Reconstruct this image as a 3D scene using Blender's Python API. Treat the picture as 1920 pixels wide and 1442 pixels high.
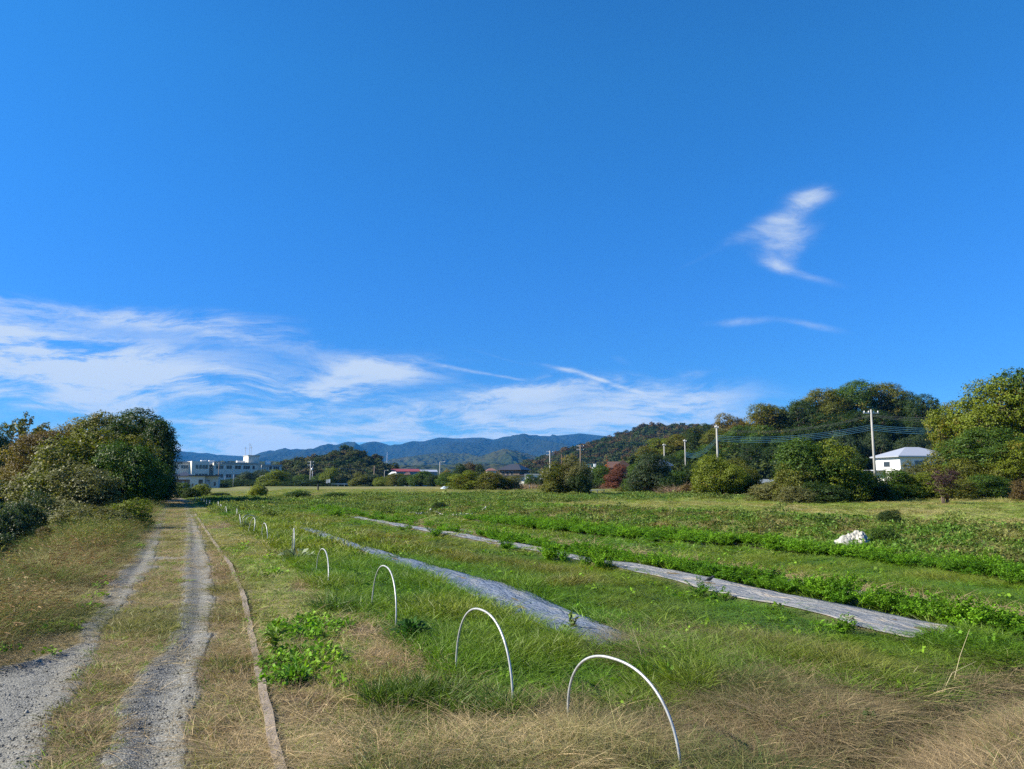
import bpy, math, random
import numpy as np
from mathutils import Vector
S = bpy.context.scene
for o in list(bpy.data.objects): bpy.data.objects.remove(o)
R = math.radians
# ---------------------------------------------------------------- camera
F = 1370.0; CX, CY = 960.0, 721.0; HZ = 902.0; VPX = 315.0; HC = 1.65
PIT = math.atan((HZ-CY)/F)
PSI = math.atan((CX-VPX)*math.cos(PIT)/F)
cp, sp, cs, ss = math.cos(PIT), math.sin(PIT), math.cos(PSI), math.sin(PSI)
RV = Vector((cs, -ss, 0)); FH = Vector((ss, cs, 0)); Z3 = Vector((0, 0, 1))
FV = FH*cp + Z3*sp; UV = -FH*sp + Z3*cp
camd = bpy.data.cameras.new('camera'); cam = bpy.data.objects.new('camera', camd); S.collection.objects.link(cam)
camd.sensor_width = 36; camd.lens = 36*F/1920; camd.clip_start = 0.05; camd.clip_end = 30000
cam.location = (0, 0, HC); cam.rotation_euler = (math.pi/2+PIT, 0, -PSI)
S.camera = cam
def ray(px, py): return RV*((px-CX)/F) - UV*((py-CY)/F) + FV
def G(px, py, z=0.0):                      # ground point seen at a pixel
    d = ray(px, py); t = (z-HC)/d.z
    return Vector((d.x*t, d.y*t, z))
def P(px, py, D):                          # point at forward distance D
    d = ray(px, py); t = D/d.dot(FH)
    return Vector((d.x*t, d.y*t, HC+d.z*t))
def DL(X, Y): return X*ss+Y*cs, X*cs-Y*ss
# ---------------------------------------------------------------- light
SUN_EL = R(34); SUN_LEFT = R(97)
sd = FH*math.cos(SUN_LEFT) - RV*math.sin(SUN_LEFT)
sdir = Vector((sd.x*math.cos(SUN_EL), sd.y*math.cos(SUN_EL), math.sin(SUN_EL)))
sl = bpy.data.lights.new('sun', 'SUN'); sl.energy = 5.0; sl.angle = R(0.53); sl.color = (1.0, 0.92, 0.77)
so = bpy.data.objects.new('sun', sl); S.collection.objects.link(so)
so.rotation_euler = sdir.to_track_quat('Z', 'Y').to_euler()
S.view_settings.view_transform = 'Standard'; S.view_settings.look = 'None'
S.view_settings.exposure = 1.2; S.view_settings.gamma = 1.0
S.cycles.use_denoising = False; S.cycles.max_bounces = 6; S.cycles.diffuse_bounces = 3
S.cycles.transparent_max_bounces = 8; S.cycles.volume_bounces = 1; S.cycles.caustics_reflective = False
S.cycles.use_adaptive_sampling = True; S.cycles.adaptive_threshold = 0.014
# ---------------------------------------------------------------- world: nishita sky with cirrus
W = bpy.data.worlds.new('World'); S.world = W; W.use_nodes = True
nt = W.node_tree; N = nt.nodes; Lk = nt.links; N.clear()
W.cycles.sampling_method = 'MANUAL'; W.cycles.sample_map_resolution = 512
def node(nt, typ, **kw):
    n = nt.nodes.new(typ)
    for k, v in kw.items():
        if k.startswith('i_'):
            key = k[2:]; key = int(key) if key.isdigit() else key
            n.inputs[key].default_value = v
        else: setattr(n, k, v)
    return n
def mth(nt, op, a, b=None, c=None, clamp=False):
    n = nt.nodes.new('ShaderNodeMath'); n.operation = op; n.use_clamp = clamp
    for i, v in enumerate((a, b, c)):
        if v is None: continue
        if isinstance(v, (int, float)): n.inputs[i].default_value = v
        else: nt.links.new(v, n.inputs[i])
    return n.outputs[0]
sky = node(nt, 'ShaderNodeTexSky', sky_type='NISHITA', sun_disc=False, sun_elevation=SUN_EL,
           sun_rotation=math.atan2(sdir.x, sdir.y), altitude=0, air_density=1.0, dust_density=0.0, ozone_density=3.0)
hs = node(nt, 'ShaderNodeHueSaturation'); hs.inputs['Saturation'].default_value = 1.15
Lk.new(sky.outputs[0], hs.inputs['Color'])
gm = node(nt, 'ShaderNodeGamma'); gm.inputs[1].default_value = 1.0
grade = node(nt, 'ShaderNodeMixRGB', blend_type='MULTIPLY'); grade.inputs[0].default_value = 1; grade.inputs[2].default_value = (.315, 1.05, 1.36, 1)
sxyz = node(nt, 'ShaderNodeSeparateXYZ')
hr = node(nt, 'ShaderNodeValToRGB')
for i, (p_, c_) in enumerate([(0, (.95, .57, .74)), (.13, (.75, .57, .78)), (.24, (.85, .7, .92)), (.34, (.9, .82, 1)), (.5, (1, .97, 1.05))]):
    e = hr.color_ramp.elements[i] if i < 2 else hr.color_ramp.elements.new(p_); e.position = p_; e.color = (*c_, 1)
g2 = node(nt, 'ShaderNodeMixRGB', blend_type='MULTIPLY'); g2.inputs[0].default_value = 1
Lk.new(sxyz.outputs[2], hr.inputs[0]); Lk.new(hr.outputs[0], g2.inputs[2])
Lk.new(hs.outputs[0], grade.inputs[1]); Lk.new(grade.outputs[0], g2.inputs[1]); Lk.new(g2.outputs[0], gm.inputs[0])
tc = node(nt, 'ShaderNodeTexCoord'); Lk.new(tc.outputs['Generated'], sxyz.inputs[0])
def dotc(v):
    n = node(nt, 'ShaderNodeVectorMath', operation='DOT_PRODUCT'); n.inputs[1].default_value = v
    Lk.new(tc.outputs['Generated'], n.inputs[0]); return n.outputs['Value']
# cloud directions are laid out on the sky's own sphere (tangent plane of one fixed compass direction)
df = dotc(FV); fpos = mth(nt, 'MAXIMUM', df, 0.05)
u = mth(nt, 'DIVIDE', dotc(RV), fpos); v = mth(nt, 'DIVIDE', dotc(UV), fpos)
uvn = node(nt, 'ShaderNodeCombineXYZ'); Lk.new(u, uvn.inputs[0]); Lk.new(v, uvn.inputs[1])
nz = node(nt, 'ShaderNodeTexNoise', i_Scale=5.0, i_Detail=4.0); Lk.new(uvn.outputs[0], nz.inputs['Vector'])
w1 = node(nt, 'ShaderNodeVectorMath', operation='SUBTRACT'); Lk.new(nz.outputs['Color'], w1.inputs[0]); w1.inputs[1].default_value = (.5, .5, .5)
w2 = node(nt, 'ShaderNodeVectorMath', operation='MULTIPLY_ADD'); Lk.new(w1.outputs[0], w2.inputs[0]); w2.inputs[1].default_value = (.10, .05, 0); Lk.new(uvn.outputs[0], w2.inputs[2])
UVW = w2.outputs[0]
def blob(px, py, sx, sy, ang, amp, acc, vec=None):     # soft ellipse; sizes in 1/1370 rad, ang in degrees (counter-clockwise)
    m = node(nt, 'ShaderNodeMapping', vector_type='TEXTURE')
    m.inputs['Location'].default_value = ((px-CX)/F, -(py-CY)/F, 0); m.inputs['Rotation'].default_value = (0, 0, R(ang))
    m.inputs['Scale'].default_value = (sx/F, sy/F, 1)
    Lk.new(vec or UVW, m.inputs['Vector'])
    d = node(nt, 'ShaderNodeVectorMath', operation='DOT_PRODUCT'); Lk.new(m.outputs[0], d.inputs[0]); Lk.new(m.outputs[0], d.inputs[1])
    e = mth(nt, 'POWER', 0.36788, d.outputs['Value'])
    return mth(nt, 'MULTIPLY_ADD', e, amp, acc)
acc = 0.0
for b in [(0, 690, 310, 85, -6, 1.1), (90, 650, 330, 60, -12, .7), (250, 585, 330, 20, -4, .75), (470, 630, 190, 26, -8, .65), (350, 715, 280, 48, -6, .85),
          (180, 660, 240, 40, 3, .5), (640, 720, 200, 30, 12, .95), (700, 688, 130, 24, -4, .8), (540, 765, 150, 24, 10, .6), (880, 755, 250, 30, 8, .95),
          (1010, 722, 140, 16, 3, .7), (1060, 780, 340, 38, 3, .85), (700, 840, 620, 40, 0, 1.15), (1250, 785, 170, 45, 4, .7), (1290, 705, 60, 10, 6, .4), (1290, 750, 120, 30, 0, .4),
          (120, 760, 300, 24, -3, .45), (480, 850, 360, 34, 0, .8), (960, 815, 360, 24, 2, .6), (1200, 735, 200, 30, 0, .25), (1120, 850, 400, 26, 0, .5)]:
    acc = blob(*b, acc)
broad = acc
w3 = node(nt, 'ShaderNodeVectorMath', operation='MULTIPLY_ADD'); Lk.new(w1.outputs[0], w3.inputs[0]); w3.inputs[1].default_value = (.035, .022, 0); Lk.new(uvn.outputs[0], w3.inputs[2]); W3 = w3.outputs[0]
acc = 0.0
for b in [(1528, 366, 56, 18, 8, .95), (1490, 394, 66, 26, 38, .85), (1415, 430, 85, 18, 27, .75), (1468, 448, 40, 38, 20, .8), (1440, 490, 46, 16, -22, .8),
          (1500, 515, 80, 10, -14, .75), (1505, 450, 60, 26, 40, .5), (1500, 420, 50, 20, 60, .4), (1450, 470, 34, 26, -50, .5), (1390, 604, 60, 9, 2, 1.0), (1525, 611, 60, 8, -9, .9), (1160, 673, 24, 8, -20, .45), (1160, 713, 16, 8, -20, .4),
          (1450, 290, 40, 9, 10, .15), (1290, 500, 70, 5, 30, .22), (945, 612, 30, 5, 5, .2)]:
    acc = blob(*b, acc, W3)
small = acc
acc = 0.0
for b in [(870, 690, 62, 3.4, -10, .8), (945, 704, 45, 2.6, -12, .55), (1060, 697, 62, 4.2, -15, .85), (1150, 722, 72, 4.2, -18, .75), (950, 673, 60, 2.4, -16, .3),
          (470, 800, 190, 3.2, -5, .5), (90, 766, 150, 3.6, -4, .5), (250, 783, 120, 3, -5, .3)]:
    acc = blob(*b, acc, w3.outputs[0])
trails = acc
def wisp(scl, rot, sc, det, rough=.55):
    m = node(nt, 'ShaderNodeMapping'); m.inputs['Rotation'].default_value = (0, 0, R(rot)); m.inputs['Scale'].default_value = scl
    Lk.new(UVW, m.inputs['Vector'])
    n = node(nt, 'ShaderNodeTexNoise', i_Scale=sc, i_Detail=det, i_Roughness=rough, i_Distortion=.35); Lk.new(m.outputs[0], n.inputs['Vector'])
    return n.outputs['Fac']
def ramp(x, a, b):
    n = node(nt, 'ShaderNodeMapRange', interpolation_type='SMOOTHSTEP'); n.inputs['From Min'].default_value = a; n.inputs['From Max'].default_value = b
    Lk.new(x, n.inputs['Value']); return n.outputs[0]
wa = ramp(wisp((1, 5.5, 1), 5, 4.2, 12, .70), .36, .60); wb = ramp(wisp((1, 4, 1), -12, 14, 9, .66), .3, .7)
tex = mth(nt, 'MULTIPLY_ADD', wa, .8, mth(nt, 'MULTIPLY', wb, .35))
c1 = mth(nt, 'MULTIPLY', broad, mth(nt, 'ADD', mth(nt, 'MULTIPLY', tex, 1.15), .02))
c2 = mth(nt, 'MULTIPLY', mth(nt, 'MULTIPLY', small, .78), mth(nt, 'MULTIPLY_ADD', ramp(wisp((1, 3.4, 1), -28, 10, 10, .65), .3, .68), .62, .42))
c3 = mth(nt, 'MULTIPLY', trails, mth(nt, 'MULTIPLY_ADD', wb, .7, .4))
tot = mth(nt, 'ADD', mth(nt, 'ADD', c1, c2), c3)
cov = mth(nt, 'MULTIPLY', mth(nt, 'MULTIPLY', ramp(tot, .08, 1.6), .9), mth(nt, 'GREATER_THAN', df, .1))
mx = node(nt, 'ShaderNodeMixRGB'); Lk.new(cov, mx.inputs[0]); Lk.new(gm.outputs[0], mx.inputs[1]); mx.inputs[2].default_value = (5.0, 5.7, 6.5, 1)
bg = node(nt, 'ShaderNodeBackground'); bg.inputs['Strength'].default_value = 0.0595
Lk.new(mx.outputs[0], bg.inputs['Color'])
wo = node(nt, 'ShaderNodeOutputWorld'); Lk.new(bg.outputs[0], wo.inputs['Surface'])
# ---------------------------------------------------------------- helpers
def tag(o, label=None, cat=None, group=None, kind=None):
    if label: o['label'] = label
    if cat: o['category'] = cat
    if group: o['group'] = group
    if kind: o['kind'] = kind
    return o
def empty(name, loc=(0, 0, 0), rz=0.0):
    o = bpy.data.objects.new(name, None); S.collection.objects.link(o); o.location = loc; o.rotation_euler = (0, 0, rz)
    o.empty_display_size = .2
    return o
def mesh_from(name, V, Fc, mats=None, smooth=False, uniform=0):
    me = bpy.data.meshes.new(name)
    if uniform:                             # numpy fast path: V (n,3), Fc (m,uniform)
        V = np.asarray(V, np.float32); Fc = np.asarray(Fc, np.int32)
        me.vertices.add(len(V)); me.vertices.foreach_set('co', V.ravel())
        me.loops.add(Fc.size); me.loops.foreach_set('vertex_index', Fc.ravel())
        me.polygons.add(len(Fc)); me.polygons.foreach_set('loop_start', np.arange(0, Fc.size, uniform, dtype=np.int32))
        me.update(calc_edges=True)
    else: me.from_pydata(V, [], Fc)
    if smooth: me.polygons.foreach_set('use_smooth', np.ones(len(me.polygons), bool))
    for m in (mats or []): me.materials.append(m)
    me.update(); return me
def link(name, me, parent=None):
    o = bpy.data.objects.new(name, me); S.collection.objects.link(o)
    if parent: o.parent = parent
    return o
class MB:
    def __init__(s): s.v = []; s.f = []
    def box(s, c, d, rz=0, top=None):       # centre of base, size
        cx, cy, z = c; a, b, h = d; n = len(s.v); C, Sn = math.cos(rz), math.sin(rz)
        for zz, k in ((0, 1), (h, top if top is not None else 1)):
            for x, y in ((-a/2, -b/2), (a/2, -b/2), (a/2, b/2), (-a/2, b/2)):
                x *= k; y *= k; s.v.append((cx+x*C-y*Sn, cy+x*Sn+y*C, z+zz))
        s.f += [(n, n+3, n+2, n+1), (n+4, n+5, n+6, n+7)]+[(n+i, n+(i+1) % 4, n+4+(i+1) % 4, n+4+i) for i in range(4)]
        return s
    def tube(s, pts, rad, seg=8, cap=True):
        pts = [Vector(p) for p in pts]; n0 = len(s.v)
        if not hasattr(rad, '__len__'): rad = [rad]*len(pts)
        up = None
        for i, p in enumerate(pts):
            t = (pts[min(i+1, len(pts)-1)]-pts[max(i-1, 0)]).normalized()
            if up is None: up = t.orthogonal().normalized()
            else: up = (up - t*up.dot(t)).normalized()
            w = t.cross(up)
            for k in range(seg):
                a = 2*math.pi*k/seg; s.v.append(tuple(p+(up*math.cos(a)+w*math.sin(a))*rad[i]))
        for i in range(len(pts)-1):
            for k in range(seg):
                a = n0+i*seg+k; b = n0+i*seg+(k+1) % seg; s.f.append((a, b, b+seg, a+seg))
        if cap: s.f.append(tuple(range(n0+seg-1, n0-1, -1))); s.f.append(tuple(range(len(s.v)-seg, len(s.v))))
        return s
    def poly(s, pts, faces):
        n = len(s.v); s.v += [tuple(p) for p in pts]; s.f += [tuple(i+n for i in f) for f in faces]; return s
    def prism(s, outline, vec):             # closed polygon of 3D points swept by vec
        n = len(outline); m = len(s.v); vec = Vector(vec)
        s.v += [tuple(p) for p in outline]+[tuple(Vector(p)+vec) for p in outline]
        s.f += [tuple(range(m, m+n))[::-1], tuple(range(m+n, m+2*n))]+[(m+i, m+(i+1) % n, m+n+(i+1) % n, m+n+i) for i in range(n)]
        return s
    def n(s): return len(s.v)
    def build(s, name, mat, parent=None, smooth=False):
        return link(name, mesh_from(name, s.v, s.f, [mat], smooth), parent)
def copy_tree(o, parent=None):
    c = o.copy(); S.collection.objects.link(c); c.parent = parent
    for ch in list(o.children): copy_tree(ch, c)
    return c
# value-noise fbm for numpy arrays
def vnoise(x, y, seed=0):
    xi = np.floor(x).astype(np.int64); yi = np.floor(y).astype(np.int64); fx = x-xi; fy = y-yi
    fx = fx*fx*(3-2*fx); fy = fy*fy*(3-2*fy)
    def h(a, b):
        n = (a*374761393+b*668265263+seed*974634777) & 0xffffffff
        n = ((n ^ (n >> 13))*1274126177) & 0xffffffff
        return ((n ^ (n >> 16)) & 0xffff)/65535.0
    return (h(xi, yi)*(1-fx)+h(xi+1, yi)*fx)*(1-fy)+(h(xi, yi+1)*(1-fx)+h(xi+1, yi+1)*fx)*fy
def fbm(x, y, sc=1.0, oct=4, seed=0):
    t = 0; a = .5; n = 0
    for i in range(oct):
        t = t+a*vnoise(x/sc, y/sc, seed+i); n += a; a *= .5; sc *= .5
    return t/n
def sstep(a, b, x):
    t = np.clip((x-a)/(b-a), 0, 1); return t*t*(3-2*t)
# ---------------------------------------------------------------- materials
def mat(name, col, rough=.7, metal=0.0, spec=.5, noise=None, bump=None, col2=None, coord='Object'):
    m = bpy.data.materials.new(name); m.use_nodes = True; t = m.node_tree; b = t.nodes['Principled BSDF']
    b.inputs['Base Color'].default_value = (*col, 1); b.inputs['Roughness'].default_value = rough
    b.inputs['Metallic'].default_value = metal; b.inputs['Specular IOR Level'].default_value = spec
    if noise or bump: tcn = node(t, 'ShaderNodeTexCoord')
    if noise:
        sc, amt = noise
        n = node(t, 'ShaderNodeTexNoise', i_Scale=sc, i_Detail=6.0, i_Roughness=.65); t.links.new(tcn.outputs[coord], n.inputs['Vector'])
        r = node(t, 'ShaderNodeMapRange'); r.inputs['From Min'].default_value = .3; r.inputs['From Max'].default_value = .7; t.links.new(n.outputs['Fac'], r.inputs['Value'])
        x = node(t, 'ShaderNodeMixRGB'); t.links.new(r.outputs[0], x.inputs[0])
        c2 = col2 or tuple(c*(1-amt) for c in col)
        x.inputs[1].default_value = (*c2, 1); x.inputs[2].default_value = (*col, 1); t.links.new(x.outputs[0], b.inputs['Base Color'])
    if bump:
        sc, st = bump
        n2 = node(t, 'ShaderNodeTexNoise', i_Scale=sc, i_Detail=5.0); t.links.new(tcn.outputs[coord], n2.inputs['Vector'])
        bp = node(t, 'ShaderNodeBump', i_Strength=st, i_Distance=.02); t.links.new(n2.outputs['Fac'], bp.inputs['Height']); t.links.new(bp.outputs[0], b.inputs['Normal'])
    return m
def leafy(name, mode, transl=.35, rough=.5, spec=.35):
    """foliage: 'inst' colour from the instancer, 'obj' colour from the object; attribute v varies each leaf's own colour"""
    m = bpy.data.materials.new(name); m.use_nodes = True; t = m.node_tree; b = t.nodes['Principled BSDF']; out = t.nodes['Material Output']
    va = node(t, 'ShaderNodeAttribute', attribute_name='v')
    if mode == 'inst':
        a = node(t, 'ShaderNodeAttribute', attribute_type='INSTANCER', attribute_name='tint'); col = a.outputs['Color']
    else:
        oi = node(t, 'ShaderNodeObjectInfo')
        sepn = node(t, 'ShaderNodeSeparateColor'); t.links.new(va.outputs['Color'], sepn.inputs[0])
        k = mth(t, 'MULTIPLY', mth(t, 'LESS_THAN', sepn.outputs[1], oi.outputs['Alpha']), .85)
        xm = node(t, 'ShaderNodeMixRGB'); t.links.new(k, xm.inputs[0]); t.links.new(oi.outputs['Color'], xm.inputs[1]); xm.inputs[2].default_value = (.16, .13, .012, 1)
        col = xm.outputs[0]
    sep = node(t, 'ShaderNodeSeparateColor'); t.links.new(va.outputs['Color'], sep.inputs[0])
    f = mth(t, 'MULTIPLY_ADD', sep.outputs[0], .9, .55)
    mu = node(t, 'ShaderNodeVectorMath', operation='SCALE'); t.links.new(col, mu.inputs[0]); t.links.new(f, mu.inputs['Scale'])
    t.links.new(mu.outputs[0], b.inputs['Base Color']); b.inputs['Roughness'].default_value = rough; b.inputs['Specular IOR Level'].default_value = spec
    tr = node(t, 'ShaderNodeBsdfTranslucent')
    tg = node(t, 'ShaderNodeVectorMath', operation='MULTIPLY'); t.links.new(mu.outputs[0], tg.inputs[0]); tg.inputs[1].default_value = (1.25, 1.3, .6)
    t.links.new(tg.outputs[0], tr.inputs[0])
    ms = node(t, 'ShaderNodeMixShader'); ms.inputs[0].default_value = transl
    t.links.new(b.outputs[0], ms.inputs[1]); t.links.new(tr.outputs[0], ms.inputs[2]); t.links.new(ms.outputs[0], out.inputs['Surface'])
    return m
M = {}
M['blade'] = leafy('grass_blade', 'inst', .35); M['dryblade'] = leafy('dry_blade', 'inst', .2, .7, .2); M['leaf'] = leafy('leaf', 'obj', .32, .55, .25)
M['weedleaf'] = leafy('weed_leaf', 'inst', .35, .6, .18)
M['bark'] = mat('bark', (.12, .09, .065), .9, noise=(6, .5), bump=(20, .6))
M['galv'] = mat('galvanised_pipe', (.52, .53, .52), .5, .45, noise=(22, .45))
M['concrete'] = mat('concrete', (.34, .335, .31), .85, noise=(2, .25), bump=(30, .2))
M['white'] = mat('white_wall', (.7, .7, .68), .7, noise=(1.2, .06))
M['cream'] = mat('cream_wall', (.60, .59, .53), .8, noise=(.4, .1))
M['glass'] = mat('window_glass', (.03, .04, .05), .12, 0, .8)
M['dark'] = mat('dark_tile', (.045, .045, .05), .45, noise=(3, .3))
M['grey'] = mat('grey_wall', (.3, .31, .33), .75, noise=(1, .15))
M['metalroof'] = mat('metal_roof', (.42, .44, .48), .4, .3, noise=(1.5, .1))
M['redroof'] = mat('red_roof', (.22, .04, .035), .6, noise=(.5, .2))
M['brownroof'] = mat('brown_roof', (.10, .055, .04), .7, noise=(1, .2))
M['brick'] = mat('brick_wall', (.18, .085, .065), .8, noise=(2, .25))
M['timber'] = mat('old_timber', (.22, .16, .11), .85, noise=(8, .4))
M['black'] = mat('black_paint', (.02, .02, .02), .6)
M['cable'] = mat('green_blue_cable', (.02, .10, .19), .5)
M['wire'] = mat('black_wire', (.05, .05, .055), .5)
M['red'] = mat('red_paint', (.4, .04, .04), .6)
M['net'] = mat('teal_frame', (.12, .35, .38), .5)
M['straw'] = mat('pale_straw', (.42, .36, .2), .7)
# ---------------------------------------------------------------- field layout (edges read on the ground plane as X for each Y)
def edge(pts, z=0.0):
    g = sorted([(G(*p, z).y, G(*p, z).x) for p in pts]); ys = np.array([a for a, b in g]); xs = np.array([b for a, b in g])
    return lambda Y: np.interp(Y, ys, xs)
E_l0 = edge([(-330, 1442), (-200, 1330), (-60, 1262), (60, 1238), (140, 1205), (185, 1140), (205, 1100), (235, 1060), (262, 1030), (285, 1000), (303, 960), (310, 945)])
E_m0 = edge([(50, 1442), (95, 1350), (130, 1300), (160, 1250), (180, 1200), (215, 1150), (252, 1100), (285, 1062), (290, 1030), (297, 1000), (307, 965), (316, 945)])
E_m1 = edge([(215, 1442), (232, 1350), (250, 1300), (285, 1250), (330, 1200), (345, 1150), (350, 1100), (348, 1060), (350, 1030), (354, 1000), (353, 970), (345, 945)])
E_r1 = edge([(365, 1442), (352, 1350), (362, 1300), (392, 1200), (400, 1150), (402, 1100), (394, 1050), (377, 1000), (363, 970), (350, 945)])
E_k = edge([(522, 1442), (507, 1370), (492, 1300), (477, 1220), (456, 1120), (432, 1062), (406, 1025), (389, 1000), (373, 975), (356, 950), (345, 935)])
E_h = edge([(1262, 1448), (950, 1328), (732, 1175), (606, 1100), (545, 1040), (497, 1014), (448, 985), (420, 966), (385, 948), (362, 936)])
S1a = edge([(1085, 1215), (900, 1130), (800, 1085), (700, 1047), (640, 1022), (580, 1000), (553, 991)])
S1b = edge([(1215, 1215), (1000, 1121), (900, 1088), (800, 1060), (700, 1034), (640, 1013), (590, 996), (562, 989)])
S2a = edge([(1650, 1197), (1500, 1158), (1400, 1132), (1300, 1108), (1150, 1070), (1000, 1040), (880, 1016), (760, 993), (715, 985)])
S2b = edge([(1765, 1184), (1600, 1148), (1500, 1127), (1400, 1106), (1280, 1083), (1150, 1059), (1000, 1030), (880, 1008), (760, 988), (718, 981)])
S3a = edge([(1840, 1170), (1600, 1118), (1300, 1068), (1100, 1036)]); S3b = edge([(1860, 1156), (1600, 1106), (1300, 1060), (1100, 1030)])
C1b = edge([(1920, 1148), (1750, 1118), (1600, 1094), (1400, 1062), (1280, 1045), (1100, 1021), (1000, 1008), (800, 983)], .2)
C2a = edge([(1920, 1097), (1750, 1071), (1600, 1050), (1400, 1031), (1280, 1021), (1100, 1003), (1000, 993)])
C2b = edge([(1920, 1057), (1750, 1039), (1600, 1023), (1400, 1006), (1280, 997), (1100, 981), (1000, 973), (800, 963)], .2)
def height(X, Y):
    X = np.asarray(X, float); Y = np.asarray(Y, float); D, L = DL(X, Y)
    h = -1.25*sstep(0, 3.2, (E_l0(Y)-1.3)-X)*sstep(80, 55, Y) - .55*sstep(3, 9, E_l0(Y)-X)*sstep(80, 55, Y)
    h = h+.38*sstep(1.0, 4.5, X-C2b(Y)-1.0)*sstep(4, 10, D)
    h = h-1.6*sstep(175, 215, D)
    # beds, furrows, lumps
    h = h+.07*sstep(0, .1, X-S2a(Y)+.1)*sstep(0, .1, S2b(Y)-X+.1)*sstep(40, 30, Y)+.05*sstep(0, .1, X-S1a(Y)+.1)*sstep(0, .1, S1b(Y)-X+.1)*sstep(30, 26, Y)
    rut = sstep(.0, .25, X-E_l0(Y))*sstep(0, .25, E_m0(Y)-X)+sstep(.0, .2, X-E_m1(Y))*sstep(0, .2, E_r1(Y)-X)
    h = h-.035*rut
    a = ditch(X, Y); h = h-.16*np.exp(-(a/.35)**2)
    rough = sstep(.2, .6, X-E_k(Y))+sstep(.3, 1.2, E_l0(Y)-X)
    h = h+(fbm(X, Y, 1.7, 3, 11)-.5)*.10*rough*sstep(200, 60, D)
    return h
_d = [G(*p) for p in ((1600, 1500), (1690, 1395), (1800, 1340), (1925, 1288), (2200, 1240))]
def ditch(X, Y):
    D, L = DL(X, Y); pts = sorted([(DL(p.x, p.y)[1], DL(p.x, p.y)[0]) for p in _d])
    return (D-np.interp(L, [p[0] for p in pts], [p[1] for p in pts]))*.75+np.where(L < pts[0][0]-.3, 9, 0)
def hz(x, y): return float(height(np.array([x]), np.array([y]))[0])
def ell(X, Y, px, py, rx, ry, seed=3, n=.35):          # soft ground patch, centre by pixel, radii in metres along L and D
    g = G(px, py); D0, L0 = DL(g.x, g.y); D, L = DL(X, Y)
    q = ((L-L0)/rx)**2+((D-D0)/ry)**2+(fbm(X, Y, .5*max(rx, .6), 3, seed)-.5)*2*n*2
    return sstep(1.25, .7, q)
_hl = sorted([(DL(G(*p).x, G(*p).y)[1]/DL(G(*p).x, G(*p).y)[0], DL(G(*p).x, G(*p).y)[0]) for p in
      ((440, 1470), (540, 1400), (640, 1350), (760, 1345), (880, 1340), (960, 1325), (1080, 1322), (1180, 1345), (1260, 1320), (1340, 1290), (1450, 1272), (1600, 1290), (1700, 1285), (1920, 1245), (2100, 1230))])
def hay(X, Y):
    D, L = DL(X, Y); t = np.interp(L/np.maximum(D, .5), [p[0] for p in _hl], [p[1] for p in _hl])
    return sstep(.25, -.25, D-t+(fbm(X, Y, .9, 4, 5)-.5)*1.5)
def pile(X, Y): return np.maximum(ell(X, Y, 1010, 1400, .7, .5, 51), .8*ell(X, Y, 640, 1410, .7, .3, 52))
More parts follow.
